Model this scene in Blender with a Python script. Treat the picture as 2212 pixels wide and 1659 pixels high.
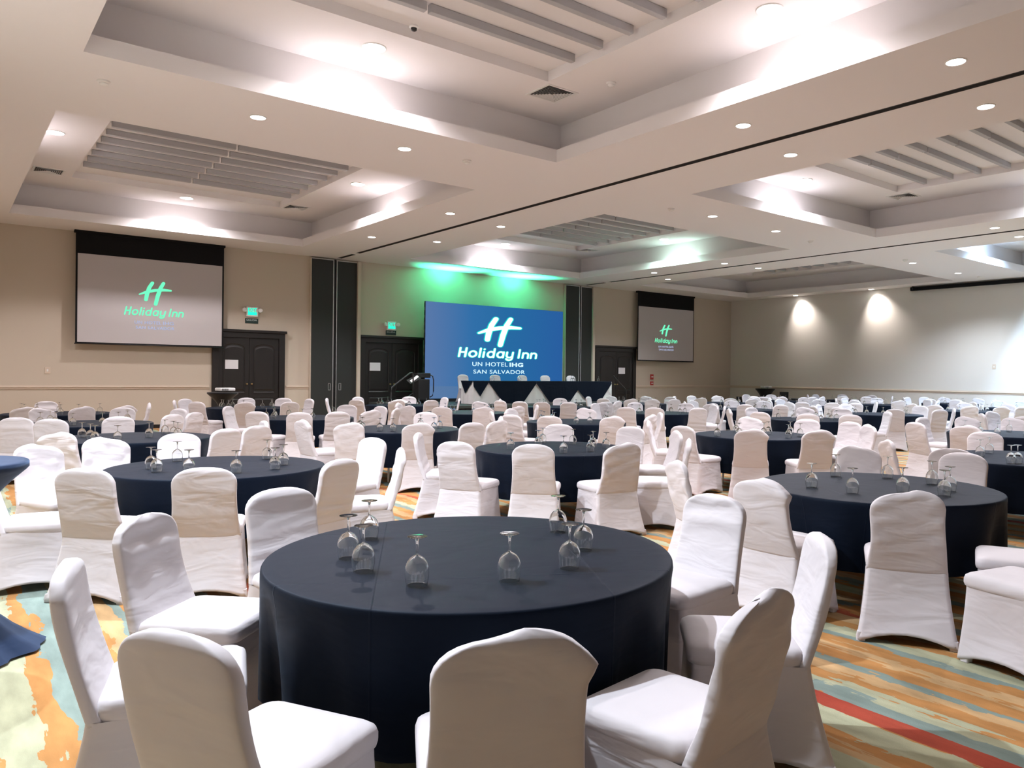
import bpy, bmesh, math, random
from mathutils import Vector, Matrix

# ------------------------------------------------------------------ scene, camera, exposure
for _o in list(bpy.data.objects):
    bpy.data.objects.remove(_o)
S = bpy.context.scene
C = S.collection
R = math.radians
PI = math.pi
random.seed(11)

CAM_Z = 1.63
cam_d = bpy.data.cameras.new('camera')
cam = bpy.data.objects.new('camera', cam_d)
C.objects.link(cam)
FPX, YAW, PITCH, ROLL, PPX, PPY = 1662.66, 0.6869, -0.0055, 0.0116, 1228.93, 818.42
cam_d.sensor_fit = 'HORIZONTAL'
cam_d.sensor_width = 36.0
cam_d.lens = 36.0 * FPX / 2212
cam_d.shift_x = -(PPX - 1106) / 2212
cam_d.shift_y = (PPY - 829.5) / 2212
cam_d.clip_end = 200
_F = Vector((math.sin(YAW) * math.cos(PITCH), math.cos(YAW) * math.cos(PITCH), math.sin(PITCH)))
_R = Vector((math.cos(YAW), -math.sin(YAW), 0))
_U = _R.cross(_F)
_r = math.cos(ROLL) * _R + math.sin(ROLL) * _U
_u = -math.sin(ROLL) * _R + math.cos(ROLL) * _U
_m = Matrix((_r, _u, -_F)).transposed().to_4x4()
_m.translation = Vector((0, 0, CAM_Z))
cam.matrix_world = _m
S.camera = cam

W = bpy.data.worlds.new('world')
S.world = W
W.use_nodes = True
W.node_tree.nodes['Background'].inputs[0].default_value = (1, .95, .9, 1)
W.node_tree.nodes['Background'].inputs[1].default_value = 0.05
S.view_settings.view_transform = 'Standard'
S.view_settings.look = 'None'
S.view_settings.gamma = 1
S.view_settings.use_curve_mapping = False
S.view_settings.exposure = 0.22

# light levels of the room's own lamps (watts)
P_RING, P_BEAM, P_LEFT, P_WASH, P_GREEN = 98, 80, 330, 85, 330
WARM, NEUT, MID, COOL, BLUE = (1, .90, .85), (1, .935, .98), (.93, .915, 1), (.80, .88, 1), (.46, .70, 1)

# ------------------------------------------------------------------ helpers
def lin(r, g, b):
    f = lambda c: (c / 255 / 12.92) if c / 255 <= .04045 else ((c / 255 + .055) / 1.055) ** 2.4
    return (f(r), f(g), f(b), 1)

def mat(name, col, rough=.6, metal=0, spec=.5, emit=None, estr=0, bump=0, bscale=40, var=0, vscale=3, sheen=0, coat=0):
    m = bpy.data.materials.new(name)
    m.use_nodes = True
    nt = m.node_tree
    b = nt.nodes['Principled BSDF']
    b.inputs['Base Color'].default_value = col
    b.inputs['Roughness'].default_value = rough
    b.inputs['Metallic'].default_value = metal
    b.inputs['Specular IOR Level'].default_value = spec
    b.inputs['Sheen Weight'].default_value = sheen
    b.inputs['Coat Weight'].default_value = coat
    if emit:
        b.inputs['Emission Color'].default_value = emit
        b.inputs['Emission Strength'].default_value = estr
    if var or bump:
        tc = nt.nodes.new('ShaderNodeTexCoord')
    if var:
        n = nt.nodes.new('ShaderNodeTexNoise')
        n.inputs['Scale'].default_value = vscale
        n.inputs['Detail'].default_value = 5
        nt.links.new(tc.outputs['Object'], n.inputs['Vector'])
        mx = nt.nodes.new('ShaderNodeMix')
        mx.data_type = 'RGBA'
        mx.inputs['A'].default_value = tuple(c * (1 - var) for c in col[:3]) + (1,)
        mx.inputs['B'].default_value = tuple(min(1, c * (1 + var)) for c in col[:3]) + (1,)
        nt.links.new(n.outputs['Fac'], mx.inputs['Factor'])
        nt.links.new(mx.outputs['Result'], b.inputs['Base Color'])
    if bump:
        n2 = nt.nodes.new('ShaderNodeTexNoise')
        n2.inputs['Scale'].default_value = bscale
        n2.inputs['Detail'].default_value = 4
        nt.links.new(tc.outputs['Object'], n2.inputs['Vector'])
        bp = nt.nodes.new('ShaderNodeBump')
        bp.inputs['Strength'].default_value = bump
        bp.inputs['Distance'].default_value = .01
        nt.links.new(n2.outputs['Fac'], bp.inputs['Height'])
        nt.links.new(bp.outputs['Normal'], b.inputs['Normal'])
    return m

def emitter(name, col, s):
    m = bpy.data.materials.new(name)
    m.use_nodes = True
    nt = m.node_tree
    nt.nodes.remove(nt.nodes['Principled BSDF'])
    e = nt.nodes.new('ShaderNodeEmission')
    e.inputs[0].default_value = col
    e.inputs[1].default_value = s
    nt.links.new(e.outputs[0], nt.nodes['Material Output'].inputs[0])
    return m

class MB:
    """collects shapes, builds one mesh object"""
    def __init__(self):
        self.v, self.f = [], []
    def add(self, vs, fs):
        o = len(self.v)
        self.v += [tuple(p) for p in vs]
        self.f += [tuple(i + o for i in f) for f in fs]
        return self
    def box(self, x0, x1, y0, y1, z0, z1, b=0):
        if b <= 0:
            vs = [(x, y, z) for z in (z0, z1) for y in (y0, y1) for x in (x0, x1)]
            return self.add(vs, [(0, 2, 3, 1), (4, 5, 7, 6), (0, 1, 5, 4), (2, 6, 7, 3), (0, 4, 6, 2), (1, 3, 7, 5)])
        b = min(b, (x1 - x0) * .49, (y1 - y0) * .49, (z1 - z0) * .49)
        bm = bmesh.new()
        bmesh.ops.create_cube(bm, size=1)
        for v in bm.verts:
            v.co = Vector(((x0 + x1) / 2 + v.co.x * (x1 - x0), (y0 + y1) / 2 + v.co.y * (y1 - y0), (z0 + z1) / 2 + v.co.z * (z1 - z0)))
        bmesh.ops.bevel(bm, geom=bm.edges[:], offset=b, segments=2, affect='EDGES', profile=.5)
        bm.verts.index_update()
        self.add([v.co[:] for v in bm.verts], [[v.index for v in f.verts] for f in bm.faces])
        bm.free()
        return self
    def quad(self, a, b, c, d):
        return self.add([a, b, c, d], [(0, 1, 2, 3)])
    def loft(self, rings, cap0=True, cap1=True):
        n = len(rings[0])
        vs = [p for r in rings for p in r]
        fs = []
        for k in range(len(rings) - 1):
            for i in range(n):
                j = (i + 1) % n
                fs.append((k * n + i, k * n + j, (k + 1) * n + j, (k + 1) * n + i))
        if cap0: fs.append(tuple(range(n))[::-1])
        if cap1: fs.append(tuple((len(rings) - 1) * n + i for i in range(n)))
        return self.add(vs, fs)
    def lathe(self, prof, n=24, c=(0, 0, 0), cap0=True, cap1=True):
        rings = [[(c[0] + r * math.cos(2 * PI * i / n), c[1] + r * math.sin(2 * PI * i / n), c[2] + z) for i in range(n)] for r, z in prof]
        return self.loft(rings, cap0, cap1)
    def tube(self, pts, r, n=8):
        pts = [Vector(p) for p in pts]
        rings = []
        for i, p in enumerate(pts):
            d = (pts[min(i + 1, len(pts) - 1)] - pts[max(i - 1, 0)]).normalized()
            a = d.cross(Vector((0, 0, 1)))
            if a.length < .1: a = d.cross(Vector((1, 0, 0)))
            a.normalize()
            b = d.cross(a)
            rr = r[i] if isinstance(r, (list, tuple)) else r
            rings.append([p + rr * (math.cos(2 * PI * k / n) * a + math.sin(2 * PI * k / n) * b) for k in range(n)])
        return self.loft(rings)
    def mesh(self, name, m, smooth=False, angle=None):
        me = bpy.data.meshes.new(name)
        me.from_pydata(self.v, [], self.f)
        bm = bmesh.new()
        bm.from_mesh(me)
        bmesh.ops.recalc_face_normals(bm, faces=bm.faces[:])
        bm.to_mesh(me)
        bm.free()
        if m: me.materials.append(m)
        if smooth:
            me.shade_smooth()
            if angle: me.set_sharp_from_angle(angle=R(angle))
        me.update()
        return me
    def build(self, name, m, parent=None, smooth=False, angle=None):
        return obj(name, self.mesh(name, m, smooth, angle), parent)

def obj(name, me, parent=None):
    o = bpy.data.objects.new(name, me)
    C.objects.link(o)
    if parent: o.parent = parent
    return o

def tag(o, label=None, cat=None, group=None, kind=None):
    if label: o['label'] = label
    if cat: o['category'] = cat
    if group: o['group'] = group
    if kind: o['kind'] = kind
    return o

def thing(name, label, cat, loc=(0, 0, 0), rz=0, group=None):
    o = obj(name, None)
    o.location = loc
    o.rotation_euler = (0, 0, rz)
    return tag(o, label, cat, group)

def struct(name, mb, m, parent=None, smooth=False, angle=None):
    o = mb.build(name, m, parent, smooth, angle)
    if parent is None: o['kind'] = 'structure'
    return o

def sempty(name, loc=(0, 0, 0)):
    o = obj(name, None)
    o.location = loc
    o['kind'] = 'structure'
    return o

# ------------------------------------------------------------------ materials
M = {}
M['ceiling'] = mat('ceiling paint', (.82, .79, .785, 1), .9, spec=.2)
M['slat'] = mat('shade grey slat', (.44, .435, .445, 1), .8, spec=.2)  # slats are white; the grey puts their shade into the colour
M['wall'] = mat('wall paint', (.56, .49, .40, 1), .85, spec=.25, bump=.06, bscale=120)
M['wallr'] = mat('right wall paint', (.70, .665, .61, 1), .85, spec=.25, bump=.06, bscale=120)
M['wallf'] = mat('front wall fill dimmer', (.16, .14, .125, 1), .8)  # unseen wall, toned dark to cut fill light on the chair backs
M['rail'] = mat('rail paint', (.62, .52, .42, 1), .5)
M['doorwood'] = mat('dark door wood', (.011, .009, .008, 1), .45, var=.25, vscale=6)
M['pocket'] = mat('charcoal partition vinyl', (.017, .020, .018, 1), .6, bump=.1, bscale=200)
M['metal'] = mat('brushed aluminium', (.62, .62, .62, 1), .35, metal=.9)
M['brass'] = mat('brass', (.55, .4, .2, 1), .3, metal=1)
M['black'] = mat('black metal', (.012, .012, .013, 1), .45)
M['darkgrey'] = mat('dark grey track', (.06, .057, .055, 1), .6)
M['screenblack'] = mat('matte black fabric', (.008, .008, .009, 1), .9, spec=.2)
M['screenwhite'] = mat('projection screen vinyl', (.52, .49, .49, 1), .95, spec=.1)
M['white'] = mat('white plastic', (.78, .77, .75, 1), .4)
M['paper'] = mat('paper', (.72, .72, .74, 1), .9)
M['red'] = mat('red plastic', (.42, .04, .035, 1), .45)
M['signgreen'] = mat('dark green sign', (.01, .035, .03, 1), .5)
M['signtext'] = mat('sign lettering', (.5, .55, .53, 1), .6)
M['stage'] = mat('stage deck', (.035, .045, .042, 1), .6, bump=.1, bscale=60)
M['glass'] = None
M['lens'] = emitter('downlight lens', (1, .97, .95, 1), 22)
M['exitgreen'] = emitter('exit sign light', (.02, 1, .62, 1), 1.1)

def fabric_mat(name, col, rough, wr=.0, sheen=.15, spec=.25, crease=False, stint=(1, 1, 1, 1)):
    m = bpy.data.materials.new(name)
    m.use_nodes = True
    nt = m.node_tree
    b = nt.nodes['Principled BSDF']
    b.inputs['Base Color'].default_value = col
    b.inputs['Roughness'].default_value = rough
    b.inputs['Specular IOR Level'].default_value = spec
    b.inputs['Sheen Weight'].default_value = sheen
    b.inputs['Sheen Roughness'].default_value = .5
    b.inputs['Sheen Tint'].default_value = stint
    b.inputs['Specular Tint'].default_value = stint
    tc = nt.nodes.new('ShaderNodeTexCoord')
    oi = nt.nodes.new('ShaderNodeObjectInfo')
    mp = nt.nodes.new('ShaderNodeMapping')
    mp.inputs['Scale'].default_value = (2.2, 2.2, 7)
    mp.inputs['Rotation'].default_value = (.5, .45, 0)
    ad = nt.nodes.new('ShaderNodeVectorMath')
    sc = nt.nodes.new('ShaderNodeVectorMath')
    sc.operation = 'SCALE'
    sc.inputs[0].default_value = (13, 7, 5)
    nt.links.new(oi.outputs['Random'], sc.inputs['Scale'])
    nt.links.new(tc.outputs['Object'], mp.inputs['Vector'])
    nt.links.new(mp.outputs[0], ad.inputs[0])
    nt.links.new(sc.outputs[0], ad.inputs[1])
    n = nt.nodes.new('ShaderNodeTexNoise')
    n.inputs['Scale'].default_value = 1.3
    n.inputs['Detail'].default_value = 2.5
    n.inputs['Distortion'].default_value = .6
    nt.links.new(ad.outputs[0], n.inputs['Vector'])
    bp = nt.nodes.new('ShaderNodeBump')
    bp.inputs['Strength'].default_value = wr
    bp.inputs['Distance'].default_value = .05
    nt.links.new(n.outputs['Fac'], bp.inputs['Height'])
    nt.links.new(bp.outputs[0], b.inputs['Normal'])
    if crease:
        # ironed-in fold lines of the cloth
        sx = nt.nodes.new('ShaderNodeSeparateXYZ')
        nt.links.new(tc.outputs['Object'], sx.inputs[0])
        prev = None
        for ax, off in (('X', -.42), ('X', .47), ('Y', -.45), ('Y', .5)):
            s = nt.nodes.new('ShaderNodeMath'); s.operation = 'SUBTRACT'; s.inputs[1].default_value = off
            nt.links.new(sx.outputs[ax], s.inputs[0])
            a = nt.nodes.new('ShaderNodeMath'); a.operation = 'ABSOLUTE'
            nt.links.new(s.outputs[0], a.inputs[0])
            mr = nt.nodes.new('ShaderNodeMapRange')
            mr.inputs['From Min'].default_value = 0; mr.inputs['From Max'].default_value = .006
            mr.inputs['To Min'].default_value = 1; mr.inputs['To Max'].default_value = 0
            nt.links.new(a.outputs[0], mr.inputs[0])
            if prev is None: prev = mr.outputs[0]
            else:
                mx = nt.nodes.new('ShaderNodeMath'); mx.operation = 'MAXIMUM'
                nt.links.new(prev, mx.inputs[0]); nt.links.new(mr.outputs[0], mx.inputs[1]); prev = mx.outputs[0]
        b2 = nt.nodes.new('ShaderNodeBump')
        b2.inputs['Strength'].default_value = .5; b2.inputs['Distance'].default_value = .003
        nt.links.new(prev, b2.inputs['Height'])
        nt.links.new(bp.outputs[0], b2.inputs['Normal'])
        nt.links.new(b2.outputs[0], b.inputs['Normal'])
    return m

M['cover'] = fabric_mat('white stretch chair cover', (.60, .57, .585, 1), .6, wr=.32, sheen=.12)
M['cloth'] = fabric_mat('navy tablecloth', (.0026, .0048, .0115, 1), .58, wr=.15, sheen=.03, spec=.11, crease=True, stint=(.6, .78, 1, 1))
M['skirtwhite'] = fabric_mat('white table skirt', (.7, .68, .67, 1), .8, wr=.1)
M['cocktail'] = fabric_mat('navy stretch cloth', (.007, .015, .04, 1), .6, wr=.15, sheen=.3, stint=(.4, .6, 1, 1))
M['blackcloth'] = fabric_mat('black stretch cloth', (.006, .006, .008, 1), .6, wr=.1, sheen=.2)

def glass_mat():
    m = bpy.data.materials.new('clear glass')
    m.use_nodes = True
    b = m.node_tree.nodes['Principled BSDF']
    b.inputs['Base Color'].default_value = (.97, .985, .98, 1)
    b.inputs['Roughness'].default_value = .01
    b.inputs['IOR'].default_value = 1.5
    b.inputs['Transmission Weight'].default_value = 1
    return m
M['glass'] = glass_mat()

def carpet_mat():
    m = bpy.data.materials.new('striped carpet')
    m.use_nodes = True
    nt = m.node_tree
    N, Lk = nt.nodes, nt.links
    b = N['Principled BSDF']
    b.inputs['Roughness'].default_value = .95
    b.inputs['Specular IOR Level'].default_value = .1
    tc = N.new('ShaderNodeTexCoord')
    def noise(scale, vec_scale, detail=3, dist=0):
        mp = N.new('ShaderNodeMapping')
        mp.inputs['Scale'].default_value = vec_scale
        Lk.new(tc.outputs['Object'], mp.inputs['Vector'])
        n = N.new('ShaderNodeTexNoise')
        n.inputs['Scale'].default_value = scale
        n.inputs['Detail'].default_value = detail
        n.inputs['Distortion'].default_value = dist
        Lk.new(mp.outputs[0], n.inputs['Vector'])
        return n.outputs['Fac']
    def math_(op, a, bb):
        n = N.new('ShaderNodeMath'); n.operation = op
        for i, q in enumerate((a, bb)):
            if isinstance(q, (int, float)): n.inputs[i].default_value = q
            else: Lk.new(q, n.inputs[i])
        return n.outputs[0]
    sx = N.new('ShaderNodeSeparateXYZ')
    Lk.new(tc.outputs['Object'], sx.inputs[0])
    # torn stripe edges: long slow wander plus short ragged bites
    w1 = math_('MULTIPLY', math_('SUBTRACT', noise(.5, (1, .35, 1), 2), .5), .16)
    w2 = math_('MULTIPLY', math_('SUBTRACT', noise(3.2, (1, .8, 1), 5, 1.2), .5), .17)
    w3 = math_('MULTIPLY', math_('SUBTRACT', noise(1.6, (9, .9, 1), 6, .4), .5), .27)
    x = math_('ADD', math_('ADD', math_('ADD', sx.outputs['X'], w1), w2), w3)
    # stripes repeat every 3.05 m
    t = math_('FRACT', math_('DIVIDE', x, 3.05), 0)
    rp = N.new('ShaderNodeValToRGB')
    Lk.new(t, rp.inputs[0])
    cr = rp.color_ramp
    cr.interpolation = 'CONSTANT'
    OR, TAN, GRN, TEAL, RED, RUST = lin(182, 132, 80), lin(190, 157, 114), lin(172, 173, 144), lin(130, 146, 138), lin(146, 46, 42), lin(180, 94, 68)
    stops = [(0, TAN), (.03, OR), (.062, GRN), (.125, OR), (.155, TEAL), (.205, GRN), (.228, OR), (.262, TAN), (.3, TEAL), (.325, OR), (.36, TAN),
             (.395, OR), (.43, TEAL), (.46, GRN), (.5, OR), (.535, TAN), (.575, RUST), (.6, OR), (.65, TEAL), (.685, TAN), (.72, OR), (.76, GRN), (.81, OR), (.845, TEAL), (.885, TAN), (.925, OR), (.96, GRN)]
    # world x 3.46 (red) sits at t = .134 of the second repeat: handled by the extra mask below
    while len(cr.elements) > 1: cr.elements.remove(cr.elements[-1])
    cr.elements[0].position = 0; cr.elements[0].color = stops[0][1]
    for p, c in stops[1:]:
        e = cr.elements.new(p); e.color = c
    # red stripe, one broad line every 6.1 m
    xr = math_('FRACT', math_('DIVIDE', math_('ADD', math_('ADD', sx.outputs['X'], w1), math_('MULTIPLY', w2, .25)), 6.1), 0)
    d = math_('ABSOLUTE', math_('SUBTRACT', xr, .572), 0)
    rm = math_('LESS_THAN', d, .0105)
    mx = N.new('ShaderNodeMix'); mx.data_type = 'RGBA'
    Lk.new(rm, mx.inputs['Factor']); Lk.new(rp.outputs[0], mx.inputs['A'])
    mr = N.new('ShaderNodeMix'); mr.data_type = 'RGBA'
    mr.inputs['A'].default_value = RED; mr.inputs['B'].default_value = RUST
    Lk.new(noise(1.1, (1, .5, 1), 2), mr.inputs['Factor'])
    Lk.new(mr.outputs['Result'], mx.inputs['B'])
    # heathered streaks and pile
    st = N.new('ShaderNodeMix'); st.data_type = 'RGBA'; st.blend_type = 'MULTIPLY'
    cr2 = N.new('ShaderNodeValToRGB')
    cr2.color_ramp.elements[0].position = .3; cr2.color_ramp.elements[0].color = (.62, .62, .62, 1)
    cr2.color_ramp.elements[1].position = .7; cr2.color_ramp.elements[1].color = (1.15, 1.15, 1.15, 1)
    Lk.new(noise(9, (1, .25, 1), 6), cr2.inputs[0])
    st.inputs['Factor'].default_value = .75
    Lk.new(mx.outputs['Result'], st.inputs['A']); Lk.new(cr2.outputs[0], st.inputs['B'])
    Lk.new(st.outputs['Result'], b.inputs['Base Color'])
    bp = N.new('ShaderNodeBump'); bp.inputs['Strength'].default_value = .5; bp.inputs['Distance'].default_value = .006
    Lk.new(noise(230, (1, 1, 1), 2), bp.inputs['Height']); Lk.new(bp.outputs[0], b.inputs['Normal'])
    return m
M['carpet'] = carpet_mat()

# ------------------------------------------------------------------ room shell
X0, X1, Y0, Y1, ZC = -1.0, 29.85, -0.9, 24.0, 5.27
ZR, ZT = 6.08, 6.232
struct('floor', MB().quad((X0, Y0, 0), (X1, Y0, 0), (X1, Y1, 0), (X0, Y1, 0)), M['carpet'])
struct('wall_back', MB().box(X0 - .2, X1 + .2, Y1, Y1 + .2, 0, 6.7), M['wall'])
struct('wall_right', MB().box(X1, X1 + .2, Y0 - .2, Y1, 0, 6.7), M['wallr'])
struct('wall_left', MB().box(X0 - .2, X0, Y0 - .2, Y1, 0, 6.7), M['wall'])
struct('wall_front', MB().box(X0, X1, Y0 - .2, Y0, 0, 6.7), M['wallf'])

COFF = [(cx0, cx1, cy0, cy1) for (cy0, cy1) in ((1.1, 10.4), (13.0, 22.3)) for (cx0, cx1) in ((1.27, 8.2), (11.64, 18.75), (21.9, 28.9))]
SLOTS = [(9.85, 9.98, Y0, 22.35), (9.85, 9.98, 22.65, 23.75), (20.24, 20.37, Y0, 22.3), (20.24, 20.37, 22.6, 23.75)]
xs = sorted({X0, X1} | {v for r in COFF + SLOTS for v in r[:2]})
ys = sorted({Y0, Y1} | {v for r in COFF + SLOTS for v in r[2:]})
mb = MB()
for i in range(len(xs) - 1):
    for j in range(len(ys) - 1):
        mx_, my_ = (xs[i] + xs[i + 1]) / 2, (ys[j] + ys[j + 1]) / 2
        if any(a < mx_ < b and c < my_ < d for a, b, c, d in COFF + SLOTS): continue
        mb.quad((xs[i], ys[j], ZC), (xs[i], ys[j + 1], ZC), (xs[i + 1], ys[j + 1], ZC), (xs[i + 1], ys[j], ZC))
ceiling = struct('ceiling', mb, M['ceiling'])

def rect(x0, x1, y0, y1, z): return [(x0, y0, z), (x1, y0, z), (x1, y1, z), (x0, y1, z)]
SB = .42
slat_me = {}
for (a, b, c, d) in COFF:
    near = c < 5
    ra, rb = a + 1.1, b - 1.05
    rc, rd = (c + 1.75, d - 1.1) if not near else (c + 1.45, d - 1.1)
    k = MB()
    k.loft([rect(a, b, c, d, ZC), rect(a, b, c, d, 5.49), rect(a - SB, b + SB, c - SB, d + SB, 5.49), rect(a - SB, b + SB, c - SB, d + SB, ZR),
            rect(ra, rb, rc, rd, ZR), rect(ra, rb, rc, rd, ZT)], cap0=False, cap1=True)
    co = k.build('coffer', M['ceiling'], ceiling)
    # eight boxed slats hung in the recess, each with the small joint gap where two lengths meet
    sl = MB()
    g = ra + (rb - ra) * .48
    sl.box(ra + .1, g, -.045, .045, 0, .108, .006).box(g + .05, rb - .1, -.045, .045, 0, .108, .006)
    key = round(a, 2)
    if key not in slat_me: slat_me[key] = sl.mesh('slat', M['slat'])
    ylast = (8.58 if near else 20.06)
    for q in range(8):
        s = obj('slat', slat_me[key], co)
        s.location = (0, ylast - .6 * q, 6.12)

# operable-wall tracks in the ceiling
n = 0
for (a, b, c, d) in SLOTS:
    n += 1
    t = MB()
    t.box(a, a + .008, c, d, ZC - .006, ZC + .12).box(b - .008, b, c, d, ZC - .006, ZC + .12).box(a, b, c, d, ZC + .11, ZC + .13)
    t.box(a, b, c - .0, c + .008, ZC, ZC + .12).box(a, b, d - .008, d, ZC, ZC + .12)
    t.box((a + b) / 2 - .006, (a + b) / 2 + .006, c, d, ZC + .02, ZC + .12)
    struct('trim_%d' % n, t, M['darkgrey'])

# chair rails and skirtings
RAILZ = 1.15
segs = [(X0, 6.12), (8.34, 9.05), (23.44, X1)]
for (a, b) in segs:
    n += 1
    r = MB()
    r.box(a, b, Y1 - .018, Y1, RAILZ - .06, RAILZ + .05, .004).box(a, b, Y1 - .04, Y1, RAILZ - .015, RAILZ + .02, .008)
    struct('trim_%d' % n, r, M['rail'])
n += 1
r = MB()
r.box(X1 - .018, X1, Y0, Y1, RAILZ - .06, RAILZ + .05, .004).box(X1 - .04, X1, Y0, Y1, RAILZ - .015, RAILZ + .02, .008)
struct('trim_%d' % n, r, M['rail'])
struct('baseboard_back', MB().box(X0, 6.12, Y1 - .015, Y1, 0, .1, .004).box(8.34, 9.05, Y1 - .015, Y1, 0, .1, .004).box(23.44, X1, Y1 - .015, Y1, 0, .1, .004), M['doorwood'])
struct('baseboard_right', MB().box(X1 - .015, X1, Y0, Y1, 0, .1, .004), M['doorwood'])

# ------------------------------------------------------------------ doors in the back wall
def double_door(idx, x0, x1, paper):
    ztop = 2.64
    root = sempty('door_%d' % idx, ((x0 + x1) / 2, Y1, 0))
    w = (x1 - x0) / 2
    f = MB()
    f.box(-w + .02, -w + .2, -.09, 0, 0, ztop, .01).box(w - .2, w - .02, -.09, 0, 0, ztop, .01)
    f.box(-w + .02, w - .02, -.09, 0, ztop - .02, ztop + .14, .01).box(-w - .03, w + .03, -.13, 0, ztop + .14, ztop + .22, .012)
    f.build('door_frame', M['doorwood'], root)
    lw = (2 * w - .4) / 2
    for s in (-1, 1):
        xa, xb = (-lw, -.004) if s < 0 else (.004, lw)
        lf = MB()
        lf.box(xa, xb, -.045, -.004, .01, ztop - .02, .004)
        # raised panels: tall one with arched top, low one
        cxm = (xa + xb) / 2
        hw = lw / 2 - .13
        def panel(z0, z1, arch):
            pts = [(-hw, z0), (hw, z0), (hw, z1 - arch)]
            if arch:
                pts += [(hw * math.cos(t * PI / 10), z1 - arch + arch * math.sin(t * PI / 10)) for t in range(1, 10)]
            pts += [(-hw, z1 - arch)]
            ring = lambda k, y: [(cxm + px * k, y, (z0 + z1) / 2 + (pz - (z0 + z1) / 2) * k) for px, pz in pts]
            lf.loft([ring(1.04, -.044), ring(1.04, -.058), ring(1, -.058), ring(.97, -.046), ring(.92, -.046), ring(.86, -.056)], False, True)
        panel(.98, ztop - .2, .14)
        panel(.16, .82, 0)
        leaf = lf.build('door_leaf', M['doorwood'], root)
        kn = MB()
        kx = -.07 if s < 0 else .07
        pr = [(.001, 0), (.022, 0), (.022, .006), (.009, .008), (.009, .03), (.02, .036), (.026, .05), (.02, .062), (.001, .066)]
        kn.loft([[(kx + rr * math.cos(2 * PI * i / 12), -.046 - zz, 1.24 + rr * math.sin(2 * PI * i / 12)) for i in range(12)] for rr, zz in pr])
        kn.build('door_knob', M['brass'], leaf, True, 40)
    return root

double_door(1, 6.16, 8.30, 0)
double_door(2, 10.73, 13.06, 0)
double_door(3, 21.02, 23.39, 0)
for (x0, x1, w) in ((6.54, 6.91, 'left'), (11.08, 11.46, 'middle'), (22.35, 22.73, 'right')):
    p = MB().box(x0, x1, Y1 - .0635, Y1 - .0605, 1.685, 1.955)
    tag(p.build('notice_sheet', M['paper']), {'left': 'white landscape notice sheet on the left dark double door', 'middle': 'white landscape notice sheet on the middle dark door beside the stage',
        'right': 'small white notice sheet on the right dark door beyond the stage'}[w], 'sheet', 'notice sheets on the doors')

# tall partition pocket doors
def pocket(idx, x0, xm, x1, jw):
    root = sempty('door_%d' % idx, ((x0 + x1) / 2, Y1, 0))
    ox = (x0 + x1) / 2
    jb = MB().box(x1 - ox, x1 - ox + jw, -.16, 0, 0, ZC - .03, .006).box(x0 - ox - .03, x0 - ox, -.12, 0, 0, ZC - .03, .004)
    jb.build('door_jamb', M['wall'], root)
    for (a, b, s, yy) in ((x0, xm - .05, 1, -.13), (xm + .05, x1, -1, -.08)):
        a -= ox; b -= ox
        leaf = MB().box(a, b, yy, 0, .02, ZC - .05, .004).build('door_leaf', M['pocket'], root)
        e = MB()
        ex = b if s > 0 else a
        e.box(ex - (.03 if s > 0 else 0), ex + (0 if s > 0 else .03), yy - .012, yy + .02, .02, ZC - .06, .004)
        e.box(a, b, yy - .006, yy + .02, ZC - .075, ZC - .045, .003)
        e.build('edge_strip', M['metal'], leaf)
        h = MB()
        hx = (b - .17) if s > 0 else (a + .1)
        h.box(hx, hx + .018, yy - .008, yy + .004, 1.04, 1.27, .002).box(hx + .072, hx + .09, yy - .008, yy + .004, 1.04, 1.27, .002)
        h.box(hx, hx + .09, yy - .008, yy + .004, 1.25, 1.27, .002).box(hx, hx + .09, yy - .008, yy + .004, 1.04, 1.06, .002)
        h.build('cup_pull', M['metal'], leaf)
    ct = MB().box(xm - .05 - ox, xm + .05 - ox, -.05, 0, 0, ZC - .03)
    ct.build('centre_gap', M['black'], root)
pocket(4, 9.08, 9.85, 10.60, .11)
pocket(5, 19.40, 20.15, 20.80, .13)

# ------------------------------------------------------------------ downlights
ring_me = {}
def downlight(x, y, z, r, power, col, label, spread=135, blend=.7, group='recessed ceiling downlights'):
    t = thing('downlight', label, 'ceiling light', (x, y, z), 0, group)
    if r not in ring_me:
        ring_me[r] = (MB().lathe([(r + .018, 0), (r + .018, -.008), (r + .004, -.012), (r, -.006), (r, 0)], 28, cap0=False, cap1=False).mesh('trim_ring', M['white'], True, 40),
                      MB().lathe([(r, -.004), (r * .5, -.006), (.002, -.006)], 28).mesh('lens', M['lens'], True))
    obj('trim_ring', ring_me[r][0], t)
    obj('lens', ring_me[r][1], t)
    ld = bpy.data.lights.new('lamp', 'SPOT')
    ld.energy = power * 4
    ld.color = col
    ld.spot_size = R(spread)
    ld.spot_blend = blend
    ld.shadow_soft_size = r * .55
    lo = bpy.data.objects.new('lamp', ld)
    C.objects.link(lo)
    lo.parent = t
    lo.location = (0, 0, -.03 - r * .3)
    return t

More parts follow.
